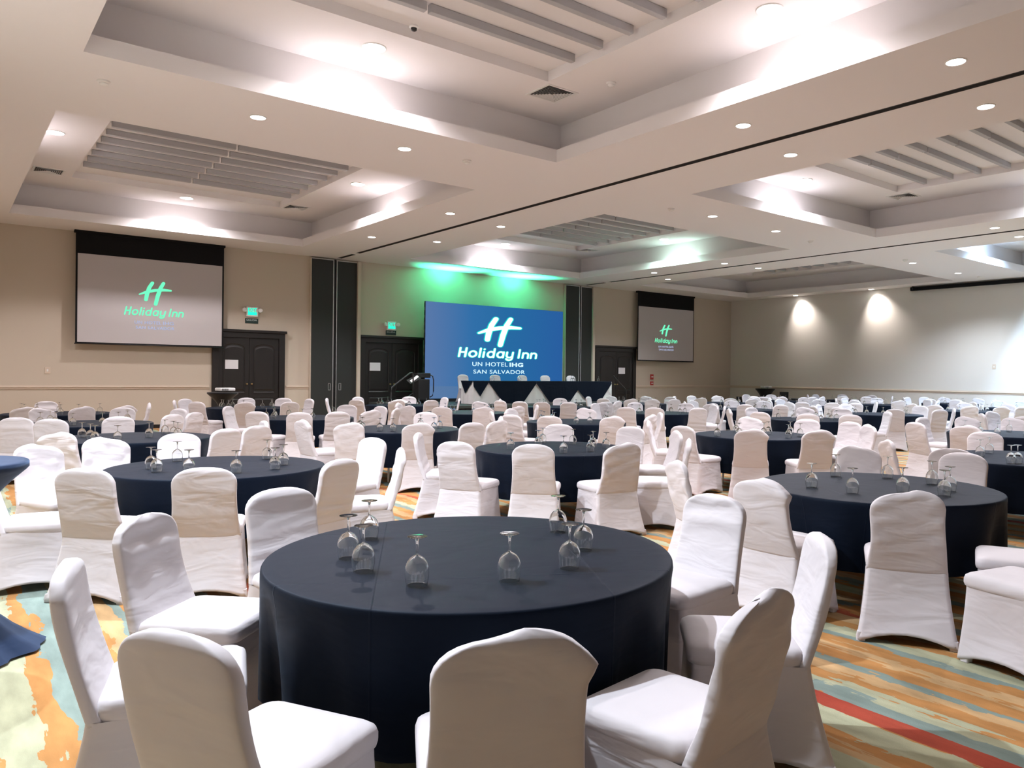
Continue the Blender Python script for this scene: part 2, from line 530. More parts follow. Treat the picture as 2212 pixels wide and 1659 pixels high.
BEAM = [
 # x, y, power, colour, label
 (3.53, 11.4, 1, NEUT, 'round downlight on the cross beam, left of two between the left coffers'),
 (5.84, 11.4, 1, NEUT, 'round downlight on the cross beam, right of two between the left coffers'),
 (13.6, 11.5, 1, MID, 'round downlight on the cross beam, left of two between the middle coffers'),
 (16.13, 11.6, 1.4, COOL, 'round downlight on the cross beam, right of two between the middle coffers'),
 (23.69, 11.9, 2, COOL, 'round downlight on the cross beam, left of two between the right coffers'),
 (27.06, 12.0, 2.4, COOL, 'round downlight on the cross beam, right of two between the right coffers'),
 (9.0, 4.05, 1, NEUT, 'round downlight left of the first ceiling track, nearest the right edge'),
 (9.0, 7.06, 1, NEUT, 'round downlight left of the first ceiling track, by the near coffer corner'),
 (9.0, 15.3, 1, NEUT, 'small round downlight left of the first ceiling track, beside the far left coffer'),
 (9.0, 19.4, 1, NEUT, 'small round downlight left of the first ceiling track, nearest the back wall'),
 (10.78, 4.45, 1, MID, 'round downlight right of the first ceiling track, nearest the right edge'),
 (10.77, 7.48, 1, MID, 'round downlight right of the first ceiling track, above the hall centre'),
 (10.73, 15.8, 1, MID, 'small round downlight right of the first track, beside the slats of the stage coffer'),
 (10.67, 18.84, 1, MID, 'small round downlight right of the first track, nearest the back wall'),
 (19.58, 7.84, 1.5, COOL, 'round downlight left of the second ceiling track, near the right edge'),
 (19.57, 16.03, 1, MID, 'tiny downlight left of the second ceiling track, further from the back wall'),
 (19.57, 19.18, 1, MID, 'tiny downlight left of the second ceiling track, nearest the back wall'),
 (21.21, 15.94, 1.5, COOL, 'bright downlight right of the second track, beside the dark coffer'),
 (21.25, 20.1, 1.3, MID, 'bright downlight right of the second track, nearest the back wall'),
 (21.2, 7.9, 1.6, COOL, 'downlight right of the second track, beyond the right edge'),
 (19.58, 4.3, 1, COOL, 'downlight left of the second track, far beyond the right edge'),
]
for (x, y, p, col, lab) in BEAM:
    downlight(x, y, ZC, .1, P_BEAM * p, col, lab)
for (x, y, lab) in ((29.5, 16.55, 'wall washing downlight by the right wall, the right one of two'), (29.5, 20.13, 'wall washing downlight by the right wall, the left one nearest the corner')):
    w_ = downlight(x, y, ZC, .1, P_WASH, WARM, lab, 92, 1.0)
    for ch in w_.children:
        if ch.type == 'LIGHT':
            ch.data.shadow_soft_size = .12
            ch.rotation_euler = Vector((.42, -.25, -1.0)).to_track_quat('-Z', 'Y').to_euler()
for (x, y, p, lab) in ((.25, 4.6, P_LEFT, 'downlight over the left aisle, above and left of the frame beside the camera'), (.25, 8.6, P_LEFT, 'downlight over the left aisle, above the left edge of the frame'),
               (.3, 15.8, P_BEAM, 'downlight over the left aisle, third from the camera'), (.3, 19.6, P_BEAM, 'downlight over the left aisle, nearest the back wall')):
    downlight(x, y, ZC, .1, p, COOL if p == P_LEFT else NEUT, lab)
RING = [
 (4.6, 9.9, NEUT, 1, 'glaring downlight in the near left coffer, above its far edge'),
 (7.77, 5.72, NEUT, 1, 'large round downlight in the near left coffer, at the top of the frame'),
 (1.7, 5.7, NEUT, 1, 'downlight in the near left coffer, on its hidden left side'),
 (4.95, 21.7, NEUT, 1, 'glaring downlight in the far left coffer, above the left screen'),
 (7.66, 17.3, NEUT, 1, 'oval looking downlight in the far left coffer, on its right side'),
 (1.68, 17.4, NEUT, 1, 'oval looking downlight in the far left coffer, on its left side'),
 (15.1, 10.1, MID, 1.1, 'downlight in the near middle coffer, above its far edge'),
 (18.3, 5.7, COOL, 1, 'downlight in the near middle coffer, on its hidden right side'),
 (12.2, 5.7, MID, 1, 'downlight in the near middle coffer, on its hidden left side'),
 (18.3, 17.5, (.62, 1, .88), .9, 'oval downlight in the green tinted stage coffer, on its right side'),
 (15.0, 21.8, MID, 1, 'downlight in the green tinted stage coffer, above the stage'),
 (25.4, 10.1, BLUE, 3.2, 'downlight in the blue tinted near right coffer, above its far edge'),
 (28.2, 5.7, BLUE, 5, 'added blue downlight in the near right coffer, on its hidden right side'),  # unseen blue lamps put in for bluish light from beyond the right edge
 (22.6, 5.7, BLUE, 3.5, 'added blue downlight in the near right coffer, on its hidden left side'),  # added like the one above, for the same bluish light
]
for (x, y, col, p, lab) in RING:
    downlight(x, y, ZR, .15, P_RING * p, col, lab, 150, .5)

# air diffusers on the coffer rings: nested tilted square louvres
v = MB()
for k in range(7):
    h = .26 - k * .036
    v.loft([rect(-h, h, -h, h, -.012), rect(-h + .03, h - .03, -h + .03, h - .03, .03)], False, False)
vent_l = v.mesh('louvre', M['white'])
vent_f = MB().loft([rect(-.3, .3, -.3, .3, 0), rect(-.3, .3, -.3, .3, -.012), rect(-.262, .262, -.262, .262, -.012), rect(-.262, .262, -.262, .262, 0)], False, False).mesh('vent_frame', M['white'])
vent_b = MB().quad((-.262, -.262, -.001), (.262, -.262, -.001), (.262, .262, -.001), (-.262, .262, -.001)).mesh('vent_back', M['black'])
for (x, y, lab) in ((7.5, 9.65, 'square louvred air vent in the corner of the near left coffer'), (7.5, 20.9, 'square air vent in the right corner of the far left coffer'),
                    (1.9, 20.85, 'square air vent in the left corner of the far left coffer'), (18.2, 9.4, 'square louvred air vent in the corner of the near middle coffer'),
                    (17.95, 20.9, 'square air vent in the corner of the green tinted stage coffer')):
    t = thing('air_vent', lab, 'air vent', (x, y, ZR), 0, 'ceiling air vents')
    obj('louvre', vent_l, t); obj('vent_frame', vent_f, t); obj('vent_back', vent_b, t)

# smoke detectors and sprinklers
base_me = MB().lathe([(.075, 0), (.075, -.02), (.06, -.03), (.055, -.03)], 20).mesh('detector_base', M['white'], True, 40)
cap_me = MB().lathe([(.052, -.03), (.05, -.045), (.03, -.062), (.002, -.064)], 20).mesh('detector_cap', M['white'], True, 40)
for (x, y, z, lab) in ((1.6, 11.28, ZC, 'white smoke detector on the cross beam at the far left'), (6.98, 11.33, ZC, 'white smoke detector on the cross beam before the first track'),
                    (12.34, 11.6, ZC, 'white smoke detector on the cross beam just past the first track'), (18.0, 11.84, ZC, 'white smoke detector on the cross beam before the second track'),
                    (22.9, 11.74, ZC, 'white smoke detector beside a downlight past the second track'), (28.5, 11.9, ZC, 'white smoke detector on the cross beam near the right wall'),
                    (7.9, 8.7, ZR, 'small white detector in the near left coffer beside the vent')):
    t = thing('smoke_detector', lab, 'smoke detector', (x, y, z), 0, 'ceiling smoke detectors')
    obj('detector_base', base_me, t); obj('detector_cap', cap_me, t)
t = thing('ceiling_camera', 'small dark camera between the vent and slats of the near left coffer', 'camera', (4.7, 8.95, ZR))
MB().lathe([(.06, 0), (.06, -.02), (.045, -.03), (.002, -.03)], 18).build('camera_base', M['white'], t, True, 40)
MB().lathe([(.04, -.03), (.036, -.055), (.02, -.068), (.002, -.07)], 18).build('camera_dome', M['black'], t, True, 40)
CHAIRS = {
    'A1': [(1.34,1.98,27), (0.80,2.38,62), (0.70,3.15,106), (1.01,3.84,136), (1.61,4.22,173), (3.15,2.89,266), (2.74,2.14,313), (1.96,1.83,352)],
    'A2': [(1.59,6.17,21), (2.31,6.15,334), (2.90,6.43,291), (3.21,7.49,256), (1.03,6.51,43), (0.85,8.08,155), (0.63,7.03,99), (1.32,8.54,177), (1.93,8.82,198)],
    'A3': [(1.22,10.11,40), (2.99,10.30,339), (2.50,9.94,335), (3.14,10.92,275)],
    'A4': [(1.35,12.94,25), (0.97,13.54,20), (2.05,13.23,0), (2.64,13.45,327), (3.03,13.88,320), (3.02,14.88,244), (2.44,15.53,205), (1.46,15.60,168)],
    'A5': [(1.30,16.84,21), (0.75,17.22,25), (1.76,19.16,182), (2.03,16.74,359), (2.61,16.89,338), (3.01,17.71,278)],
    'B1': [(4.95,4.11,116), (4.63,3.19,89), (4.87,2.48,59), (4.78,1.72,13), (6.84,3.91,235), (7.06,3.17,263), (5.37,1.98,337)],
    'B2': [(4.55,7.71,128), (4.35,6.91,59), (4.77,6.32,43), (5.41,5.97,13), (6.88,7.36,252), (6.79,6.70,301), (6.04,5.86,317), (6.45,8.08,220)],
    'B3': [(4.34,10.86,84), (6.43,11.76,216), (4.54,10.18,42), (5.19,9.74,21), (6.33,9.79,349), (5.79,9.55,358), (6.65,10.35,299)],
    'B4': [(4.61,15.45,132), (4.46,13.71,48), (5.44,13.18,13), (6.44,15.19,219), (4.86,13.24,23), (6.03,13.37,355), (6.63,14.45,257), (6.55,13.76,314)],
    'B5': [(4.53,19.24,105), (4.78,19.84,149), (4.67,18.39,54), (5.30,17.86,18), (6.72,19.78,215), (6.14,17.75,359), (6.93,19.16,261), (6.08,20.17,188)],
    'C1': [(8.09,3.60,70), (8.43,4.14,131), (10.33,4.20,246)],
    'C2': [(8.59,8.00,140), (8.29,7.21,88), (8.48,6.46,53), (9.05,5.96,35), (10.40,7.93,231), (10.76,7.20,251), (10.73,6.58,278), (10.29,6.13,303)],
    'C3': [(9.52,9.79,344), (10.17,10.25,305), (7.84,10.84,67), (8.11,10.31,47), (10.09,11.75,222), (8.83,9.78,23), (8.89,12.14,159), (8.14,11.60,116)],
    'C4': [(8.32,15.65,136), (7.88,14.65,66), (8.19,14.06,40), (10.05,15.65,218), (8.82,13.62,29), (9.45,13.60,358), (10.15,14.05,302)],
    'C5': [(8.20,19.45,117), (8.40,18.49,54), (9.05,17.84,34), (10.40,19.87,208), (9.70,17.69,359), (10.86,19.27,272), (10.79,18.45,301), (9.20,20.03,160)],
    'D1': [(12.27,5.80,110), (14.19,6.03,236), (12.11,5.15,79), (14.52,5.52,260), (13.58,6.27,184), (12.38,4.35,47)],
    'D2': [(12.79,9.34,78), (13.05,8.58,58), (13.48,8.04,46), (15.01,8.39,311), (13.30,10.28,131), (15.05,9.96,234), (15.34,9.31,250), (14.12,10.41,182)],
    'D3': [(11.83,12.31,54), (12.21,11.88,48), (14.33,13.01,244), (12.92,11.45,25), (14.27,12.35,293), (13.88,11.77,320), (12.51,13.76,159), (13.65,13.79,200)],
    'D4': [(12.09,17.10,133), (11.60,16.60,77), (11.66,15.99,57), (11.86,15.44,47), (13.80,17.22,220), (12.42,15.22,31), (12.79,14.62,7), (13.36,15.09,359), (13.90,15.35,343)],
    'E1': [(17.49,6.70,196), (16.10,5.66,105), (16.54,6.45,143), (18.29,6.21,233)],
    'E2': [(16.86,8.88,57), (17.51,8.37,25), (18.27,8.53,331), (16.85,10.55,124), (18.35,10.73,208), (17.52,10.83,165), (19.00,9.49,273), (16.60,9.84,99)],
    'E3': [(15.44,12.89,67), (17.48,13.93,226), (15.78,12.21,51), (17.91,13.30,246), (16.41,11.80,25), (17.87,12.66,285), (15.73,13.73,131), (16.50,14.20,176)],
    'E4': [(15.54,17.07,67), (15.90,16.45,46), (17.88,17.85,231), (16.27,16.01,40), (18.17,17.21,252), (16.87,15.87,16), (16.15,18.19,151), (17.11,18.39,191)],
    'F1': [(20.69,9.59,89), (20.79,8.91,61), (21.73,8.25,23), (20.84,10.18,106), (23.03,9.96,247), (21.18,8.45,38), (23.12,8.99,275), (22.36,8.36,342)],
    'F2': [(18.96,12.65,60), (21.22,13.57,237), (19.36,12.02,51), (19.83,11.68,39), (21.40,12.72,276), (20.38,14.10,188), (20.94,11.94,322), (19.16,13.53,123)],
    'F3': [(18.97,16.34,62), (21.06,17.45,228), (19.44,15.65,46), (19.93,15.31,30), (21.46,16.36,254), (20.93,15.63,315), (19.47,17.57,148), (20.40,17.80,189)],
    'G1': [(26.51,10.34,241), (26.89,9.88,249), (24.97,8.46,31), (25.26,10.67,159), (24.53,10.07,123), (26.62,8.83,300)],
    'G2': [(25.13,13.79,236), (23.31,12.15,55), (23.38,13.91,146), (22.99,13.15,100), (25.27,12.43,305), (24.61,11.86,347), (24.31,14.21,179)],
    'G3': [(22.73,17.13,64), (24.90,18.01,231), (22.33,16.46,60), (23.10,16.38,45), (23.33,15.74,27), (23.97,15.85,21), (24.59,15.98,357), (24.22,18.39,189)],
    'H2': [(27.91,13.82,184), (28.53,13.68,221), (28.93,13.24,242), (26.65,12.64,77), (26.88,11.95,62), (29.12,12.26,267), (27.77,11.39,0), (27.03,13.46,143)],
    'H3': [(28.61,17.21,234), (26.56,15.97,63), (27.01,15.36,49), (28.27,15.33,332), (28.92,16.30,266), (27.75,17.61,187), (26.92,17.33,142)],
}
GLASSES = {
    'A1': [(1.419,3.268), (1.377,3.017), (1.667,3.589), (1.453,2.695), (1.776,2.528), (2.533,3.166), (2.096,2.538), (2.370,2.768)],
    'A2': [(1.451,7.538), (1.443,7.274), (1.767,8.016), (1.662,7.126), (1.966,6.845), (2.520,7.759), (2.316,6.916), (2.480,7.182)],
    'A3': [(1.422,11.476), (1.466,11.123), (1.473,10.810), (1.691,10.675), (2.105,11.061), (2.399,11.599), (2.425,11.215), (2.418,10.956)],
    'A4': [(2.233,14.053), (1.408,14.896), (1.988,13.872), (1.412,14.266), (2.424,14.424), (2.491,14.825), (1.235,14.447), (1.607,13.956)],
    'A5': [(1.273,17.849), (1.262,18.272), (1.528,18.479), (1.809,17.408), (2.507,17.794), (2.100,17.427), (1.450,17.565), (1.909,18.611)],
    'B1': [(5.348,3.480), (6.130,3.749), (5.329,3.118), (6.402,3.415), (5.697,2.916), (6.352,3.004), (5.803,2.650), (6.079,2.734)],
    'B2': [(5.107,7.271), (5.619,7.418), (5.929,7.740), (5.358,6.614), (6.131,7.387), (5.711,6.568), (6.105,6.971), (6.121,6.756)],
    'B3': [(5.120,11.391), (5.094,10.635), (5.863,10.383), (4.958,10.951), (5.594,10.318), (5.221,10.462), (6.153,10.724), (6.060,11.169)],
    'B4': [(4.742,14.268), (5.155,13.950), (5.929,14.432), (5.330,15.153), (5.828,14.084), (4.724,14.615), (4.957,14.841), (5.344,13.941)],
    'B5': [(6.287,19.075), (5.206,19.329), (5.206,18.741), (5.142,18.939), (6.193,18.715), (5.894,18.507), (5.453,18.460), (5.517,19.519)],
    'C1': [(9.107,3.767), (9.605,3.869), (8.700,3.225), (9.458,3.308), (8.610,3.254)],
    'C2': [(8.730,7.244), (9.551,7.555), (9.470,6.977), (9.763,7.109), (9.426,6.521), (10.063,6.930), (9.799,6.581), (9.068,7.121)],
    'C3': [(9.111,11.590), (8.819,10.532), (9.567,10.524), (8.586,11.177), (8.570,10.850), (9.804,10.858), (9.042,10.420), (8.763,11.494)],
    'C4': [(8.905,15.270), (8.681,14.663), (9.020,14.266), (9.371,14.357), (8.591,15.009), (9.723,14.570), (9.861,14.918), (8.654,14.460)],
    'C5': [(10.348,18.764), (9.169,18.476), (9.580,18.287), (9.619,19.600), (9.280,19.264), (9.006,18.890), (9.193,19.101), (9.909,18.368)],
    'D1': [(13.923,5.299), (13.897,4.881), (12.783,5.035), (13.578,4.482), (12.833,5.312), (13.092,5.659), (12.781,4.612), (13.169,4.554)],
    'D2': [(14.760,9.514), (14.470,8.850), (13.585,8.941), (14.077,8.722), (13.632,9.684), (13.724,8.736), (14.635,9.137), (13.477,9.210)],
    'D3': [(13.575,13.114), (13.582,12.692), (12.651,12.418), (13.272,12.121), (12.706,12.201), (12.561,12.978), (13.588,12.253), (12.534,12.699)],
    'D4': [(12.363,16.028), (12.923,16.846), (13.544,16.190), (13.448,15.863), (12.741,15.825), (12.624,16.627), (12.418,16.475), (12.930,15.746)],
    'E1': [(16.909,4.945), (17.814,5.287), (16.813,5.927), (17.219,4.914), (17.633,5.091), (17.953,5.776), (16.732,5.669)],
    'E2': [(17.212,9.726), (17.988,9.114), (17.615,10.326), (17.223,9.316), (17.215,10.020), (18.470,9.744), (18.177,9.266)],
    'E3': [(17.397,13.105), (16.167,12.718), (16.907,12.414), (17.124,12.643), (16.178,13.331), (16.196,13.072), (16.524,12.484)],
    'E4': [(17.232,16.781), (16.219,17.076), (17.446,17.143), (16.740,16.585), (16.898,17.870), (16.445,16.691), (16.505,17.640)],
    'F1': [(22.541,9.321), (21.834,9.009), (21.261,9.340), (21.575,9.054), (21.270,9.643), (22.299,9.056), (21.451,10.003)],
    'F2': [(20.870,13.108), (19.894,13.500), (20.306,12.328), (19.966,12.427), (19.670,12.575), (20.730,12.594), (19.610,13.093)],
    'F3': [(20.405,16.058), (19.988,17.254), (19.595,16.782), (20.775,16.718), (19.685,16.586), (20.723,16.285), (19.707,16.197)],
    'G1': [(25.588,8.917), (26.166,9.348), (24.967,9.703), (25.312,10.126), (25.192,9.057), (25.850,9.030), (25.056,9.342)],
    'G2': [(23.690,12.796), (24.493,12.504), (23.660,13.454), (23.565,12.954), (24.233,12.439), (24.726,13.278), (24.692,12.951)],
    'G3': [(24.677,17.437), (24.539,17.116), (24.237,16.722), (23.526,17.028), (23.604,16.790), (23.439,17.298), (23.645,17.682)],
    'H2': [(27.324,12.298), (28.307,12.302), (27.695,12.081), (28.355,13.087), (27.330,12.924), (28.441,12.585), (27.360,12.514)],
    'H3': [(27.369,16.927), (28.338,16.482), (27.241,16.026), (27.859,15.844), (27.067,16.397), (27.204,16.648), (27.593,15.871)],
}

# ------------------------------------------------------------------ round tables
TABLES = {
 'A1': (1.93, 3.04, .80, 'the front table'), 'A2': (1.98, 7.42, .76, 'the left middle table'), 'A3': (1.95, 11.19, .76, 'third table by the left wall'),
 'A4': (1.88, 14.45, .76, 'fourth table by the left wall'), 'A5': (1.82, 17.95, .76, 'last table by the left wall'),
 'B1': (5.84, 3.21, .76, 'the right foreground table'), 'B2': (5.65, 7.16, .76, 'the centre table'), 'B3': (5.55, 10.9, .76, 'first table left of centre'),
 'B4': (5.38, 14.5, .76, 'second table left of centre'), 'B5': (5.72, 19.0, .76, 'table by the left door'),
 'C1': (9.38, 3.38, .76, 'the right edge table'), 'C2': (9.5, 7.12, .76, 'second right foreground table'), 'C3': (9.17, 10.95, .76, 'first table behind the centre table'),
 'C4': (9.19, 14.8, .76, 'second table behind the centre table'), 'C5': (9.65, 18.9, .76, 'table by the stage left corner'),
 'D1': (13.36, 5.07, .76, 'second right edge table'), 'D2': (14.1, 9.2, .76, 'third right foreground table'), 'D3': (13.1, 12.7, .76, 'nearer table before the stage'),
 'D4': (13.0, 16.3, .76, 'table right before the stage'), 'E1': (17.3, 5.5, .76, 'third right edge table'), 'E2': (17.8, 9.65, .76, 'fourth right foreground table'),
 'E3': (16.7, 13.0, .76, 'first table right of the stage tables'), 'E4': (16.85, 17.2, .76, 'table before the stage right end'),
 'F1': (21.9, 9.5, .76, 'bluish lit table at the right'), 'F2': (20.2, 12.9, .76, 'second table right of the stage tables'), 'F3': (20.2, 16.6, .76, 'table before the right door'),
 'G1': (25.6, 9.5, .76, 'right wall row nearest table'), 'G2': (24.2, 13.0, .76, 'second last row middle table'), 'G3': (24.0, 17.2, .76, 'last table before the right screen'),
 'H2': (27.9, 12.6, .76, 'right wall row middle table'), 'H3': (27.7, 16.4, .76, 'right wall row corner table'),
}
TLABEL = {
 'A1': 'large round table in front under a creased navy cloth, six clustered glasses on it', 'A2': 'round navy table at the left middle, behind the front table',
 'B1': 'round black navy table in the right foreground with eight upturned glasses', 'B2': 'round navy table at the centre of the hall', 'C1': 'round navy table cut off by the right edge of the photo',
}

def cloth_mesh(r, z, zh, seed, n=112):
    rnd = random.Random(seed)
    amp = [(rnd.choice((9, 11, 13, 14, 16)), rnd.uniform(0, 6.28), rnd.uniform(.5, 1)) for _ in range(3)] + [(rnd.choice((21, 24, 27)), rnd.uniform(0, 6.28), .45)]
    fold = lambda t: sum(a * math.sin(k * t + p) for k, p, a in amp) / 2.4
    rings = []
    for s in (.02, .4, .75, .93):
        rings.append([(r * s * math.cos(t), r * s * math.sin(t), z) for t in (2 * PI * i / n for i in range(n))])
    for dr, dz, k in ((-.012, 0, 0), (-.004, -.003, 0), (0, -.01, .0), (.002, -.03, .05)):
        rings.append([((r + dr) * math.cos(t), (r + dr) * math.sin(t), z + dz) for t in (2 * PI * i / n for i in range(n))])
    for q in range(1, 9):
        u = q / 8
        zz = z - .03 - (z - .03 - zh) * u
        rr = r + .002 + .012 * u
        rings.append([((rr + .058 * u ** .8 * (fold(t) - .8)) * math.cos(t + .02 * u * fold(t + 1)), (rr + .058 * u ** .8 * (fold(t) - .8)) * math.sin(t + .02 * u * fold(t + 1)), zz - .012 * u * (1 - fold(t))) for t in (2 * PI * i / n for i in range(n))])
    m = MB().loft(rings, True, False)
    return m.mesh('tablecloth', M['cloth'], True)

cloths = {.76: [cloth_mesh(.92, .76, .27, 3 + i) for i in range(3)], .80: [cloth_mesh(.92, .80, .27, 21)]}
def legs_meshes(z):
    top = MB().lathe([(.002, z - .04), (.9, z - .04), (.905, z - .03), (.905, z - .012), (.9, z - .006), (.002, z - .006)], 40).mesh('tabletop', M['slat'], True, 40)
    lg = MB().tube([(0, .0, z - .04), (0, .02, .03), (0, .02, .0)], .016, 10)
    lg.tube([(0, .0, z - .12), (-.16, -.0, z - .05)], .01, 8)
    return top, lg.mesh('leg', M['metal'], True, 40)
tm = {z: legs_meshes(z) for z in (.76, .80)}
for ti, (k, (x, y, z, nm)) in enumerate(TABLES.items()):
    lab = TLABEL.get(k, 'round table with a navy cloth, ' + nm)
    t = thing('banquet_table', lab, 'table', (x, y, 0), 0, 'round banquet tables')
    obj('tabletop', tm[z][0], t)
    c = obj('tablecloth', cloths[z][ti % len(cloths[z])], t)
    c.rotation_euler[2] = R(ti * 47 % 360) if k != 'A1' else R(-28)
    for q in range(4):
        l = obj('leg', tm[z][1], t)
        a = PI / 4 + q * PI / 2
        l.location = (.48 * math.cos(a), .48 * math.sin(a), 0)
        l.rotation_euler[2] = a - PI / 2

# ------------------------------------------------------------------ covered chairs
def rrect(wx, yb, yf, rad, z, nside=6, nc=4, side_in=0, wb=None, lift=None):
    """rounded rectangle ring; wx half width at the front, wb at the back; sides pulled in by side_in at mid"""
    wb = wx if wb is None else wb
    pts = []
    def seg(p, q, inn):
        out = []
        for i in range(nside + 1):
            t = i / nside
            px, py = p[0] + (q[0] - p[0]) * t, p[1] + (q[1] - p[1]) * t
            nx, ny = -(q[1] - p[1]), q[0] - p[0]
            L = math.hypot(nx, ny)
            k = 4 * t * (1 - t) * inn
            out.append((px + nx / L * k, py + ny / L * k, 4 * t * (1 - t)))
        return out
    def corner(c, a0):
        return [(c[0] + rad * math.cos(a0 + PI / 2 * i / nc), c[1] + rad * math.sin(a0 + PI / 2 * i / nc), 0) for i in range(1, nc)]
    A = seg((wb, yb + rad), (wx, yf - rad), side_in)
    pts += A + corner((wx - rad, yf - rad), 0)
    pts += seg((wx - rad, yf), (-wx + rad, yf), side_in * .6) + corner((-wx + rad, yf - rad), PI / 2)
    pts += seg((-wx, yf - rad), (-wb, yb + rad), side_in) + corner((-wb + rad, yb + rad), PI)
    pts += seg((-wb + rad, yb), (wb - rad, yb), side_in * .5) + corner((wb - rad, yb + rad), 1.5 * PI)
    return [(px, py, z + (lift * t if lift else 0)) for px, py, t in pts]

def skirt_mesh():
    m = MB()
    rings = []
    lv = [0, .06, .14, .25, .5, .72, .9, 1]
    for u in lv:
        z = .012 + u * .43
        flare = (1 - u) ** 1.5
        rings.append(rrect(.222 + .034 * flare, -.262 - .105 * (1 - u) ** 1.25, .222 + .03 * flare, .03, z, side_in=.03 * math.sin(PI * min(1, u * 1.0)) * (1 - u * .3) + .012 * (1 - u), wb=.236 + .052 * flare, lift=.055 * (1 - u) ** 3))
    inner = [rrect(.246, -.352, .242, .03, .014, side_in=.02, wb=.277, lift=.055), ]
    m.loft(inner + rings, False, False)
    return m.mesh('skirt', M['cover'], True)

def seat_mesh():
    rings = []
    for (s, z, dy) in ((.93, .425, 0), (1.0, .437, 0), (1.02, .455, 0), (1.02, .475, 0), (.995, .494, 0), (.93, .506, 0), (.78, .514, 0), (.5, .519, 0), (.15, .521, 0)):
        rings.append(rrect(.232 * s, -.235 * s, .238 * s, .055 * s, z))
    return MB().loft(rings, True, True).mesh('seat', M['cover'], True)

def back_mesh(kind):
    rnd = random.Random(kind * 7 + 1)
    rings = []
    n = 40
    NV = 30
    H = .945
    for q in range(NV + 1):
        v = q / NV
        v = v if v < .7 else .7 + .3 * (1 - max(0, 1 - (v - .7) / .3) ** 1.7)
        s = min(v, .9985)
        z = .43 + s * (H - .43)
        yc = -.232 - .125 * s - .02 * math.sin(PI * s)
        hw = .236 - .028 * s - .012 * math.sin(PI * min(1, s * 1.25))
        if s > .74:
            k = (s - .74) / .26
            hw *= (1 - k ** 2.7) ** (1 / 2.3)
        th = .030 if s < .9 else .030 * math.sqrt(max(0, 1 - ((s - .9) / .1) ** 2)) + .002
        ring = []
        for i in range(n):
            a = 2 * PI * i / n
            ca, sa = math.cos(a), math.sin(a)
            ex = .36
            px = math.copysign(abs(ca) ** ex, ca)
            py = math.copysign(abs(sa) ** ex, sa)
            u = px
            d = 0
            side = py     # +1 front, -1 rear
            if kind == 1:      # cloth sagging at the top of the front, drawn folds
                d += -.018 * math.exp(-((s - .84) / .07) ** 2) * max(0, side) * (1 - u * u) + .010 * math.exp(-((s - .70) / .05) ** 2) * (1 - .8 * u * u)
                d += .005 * math.sin(16 * s + 5 * abs(u)) * (1 - u * u) * (s > .3)
            elif kind == 2:    # twisted: diagonal pulls
                d += .0085 * math.sin(15 * s + 5.5 * u) * math.sin(PI * s) + .006 * math.sin(27 * s - 4 * u + 1) * s
            elif kind == 3:    # cap slipped to one side, ear at the shoulder
                d += .006 * math.sin(13 * s + 3 * u + 1) * s
            elif kind == 4:    # horizontal tension folds low down
                d += .006 * math.sin(38 * s + 1.5 * u) * math.exp(-((s - .25) / .2) ** 2) + .006 * math.exp(-((s - .9) / .04) ** 2)
            else:
                d += .003 * math.sin(9 * s + 2 * u)
            x = px * hw
            if kind == 3 and px > .3:
                x += .026 * math.exp(-((s - .80) / .06) ** 2) * px
                d += .014 * math.exp(-((s - .80) / .07) ** 2) * px
            if kind == 2: x += .012 * s * math.sin(7 * s)
            hollow = .006 * (1 - u * u) * (-side if side < 0 else side) * math.sin(PI * s)
            ring.append((x, yc + py * (th + d * abs(side)) - math.copysign(hollow, side), z + (.012 * u * s ** 4 if kind in (2, 3) else 0)))
        rings.append(ring)
    return MB().loft(rings, True, True).mesh('backrest', M['cover'], True)

SK, SE = skirt_mesh(), seat_mesh()
BK = [back_mesh(i) for i in range(5)]
FOOT = MB().loft([rrect(.026, -.026, .026, .012, 0, 2, 3), rrect(.028, -.028, .028, .012, .02, 2, 3), rrect(.022, -.022, .022, .01, .055, 2, 3)], True, True).mesh('foot_pocket', M['cover'], True, 50)
STATE = ['smooth', 'slack', 'twisted', 'lopsided', 'creased']

def view_dir(x, y):
    l = math.hypot(x, y)
    return x / l, y / l
HOURS = ['twelve', 'one', 'two', 'three', 'four', 'five', 'six', 'seven', 'eight', 'nine', 'ten', 'eleven']
def clock(cx, cy, x, y):
    fx, fy = view_dir(cx, cy)
    dx, dy = x - cx, y - cy
    f, r = dx * fx + dy * fy, dx * fy - dy * fx
    return math.degrees(math.atan2(r, f)) % 360
def clock_words(a):
    h = int(round(a / 15)) % 24
    return (HOURS[h // 2] + " o'clock") if h % 2 == 0 else 'half past ' + HOURS[h // 2]

def make_chair(var, near):
    t = thing('banquet_chair', '', 'chair')
    obj('skirt', SK, t); obj('seat', SE, t); obj('backrest', BK[var], t)
    if near:
        for (px, py) in ((.225, .2), (-.225, .2), (.262, -.33), (-.262, -.33)):
            f = obj('foot_pocket', FOOT, t)
            f.location = (px, py, .002)
    return t
PROTO = {}
used_labels = {}
def unique(lab, extras):
    for e in [''] + extras:
        l = (lab + ' ' + e).strip()
        if l not in used_labels:
            used_labels[l] = 1
            return l
    return lab

def place_chair(x, y, deg, var, label, near, z=0, group='white covered banquet chairs'):
    key = (var, near)
    if key not in PROTO:
        t = PROTO[key] = make_chair(var, near)
    else:
        src = PROTO[key]
        t = src.copy()
        C.objects.link(t)
        for ch in src.children:
            c = ch.copy()
            C.objects.link(c)
            c.parent = t
    t.location = (x, y, z)
    t.rotation_euler = (0, 0, -R(deg))
    t['label'] = label
    t['group'] = group
    return t

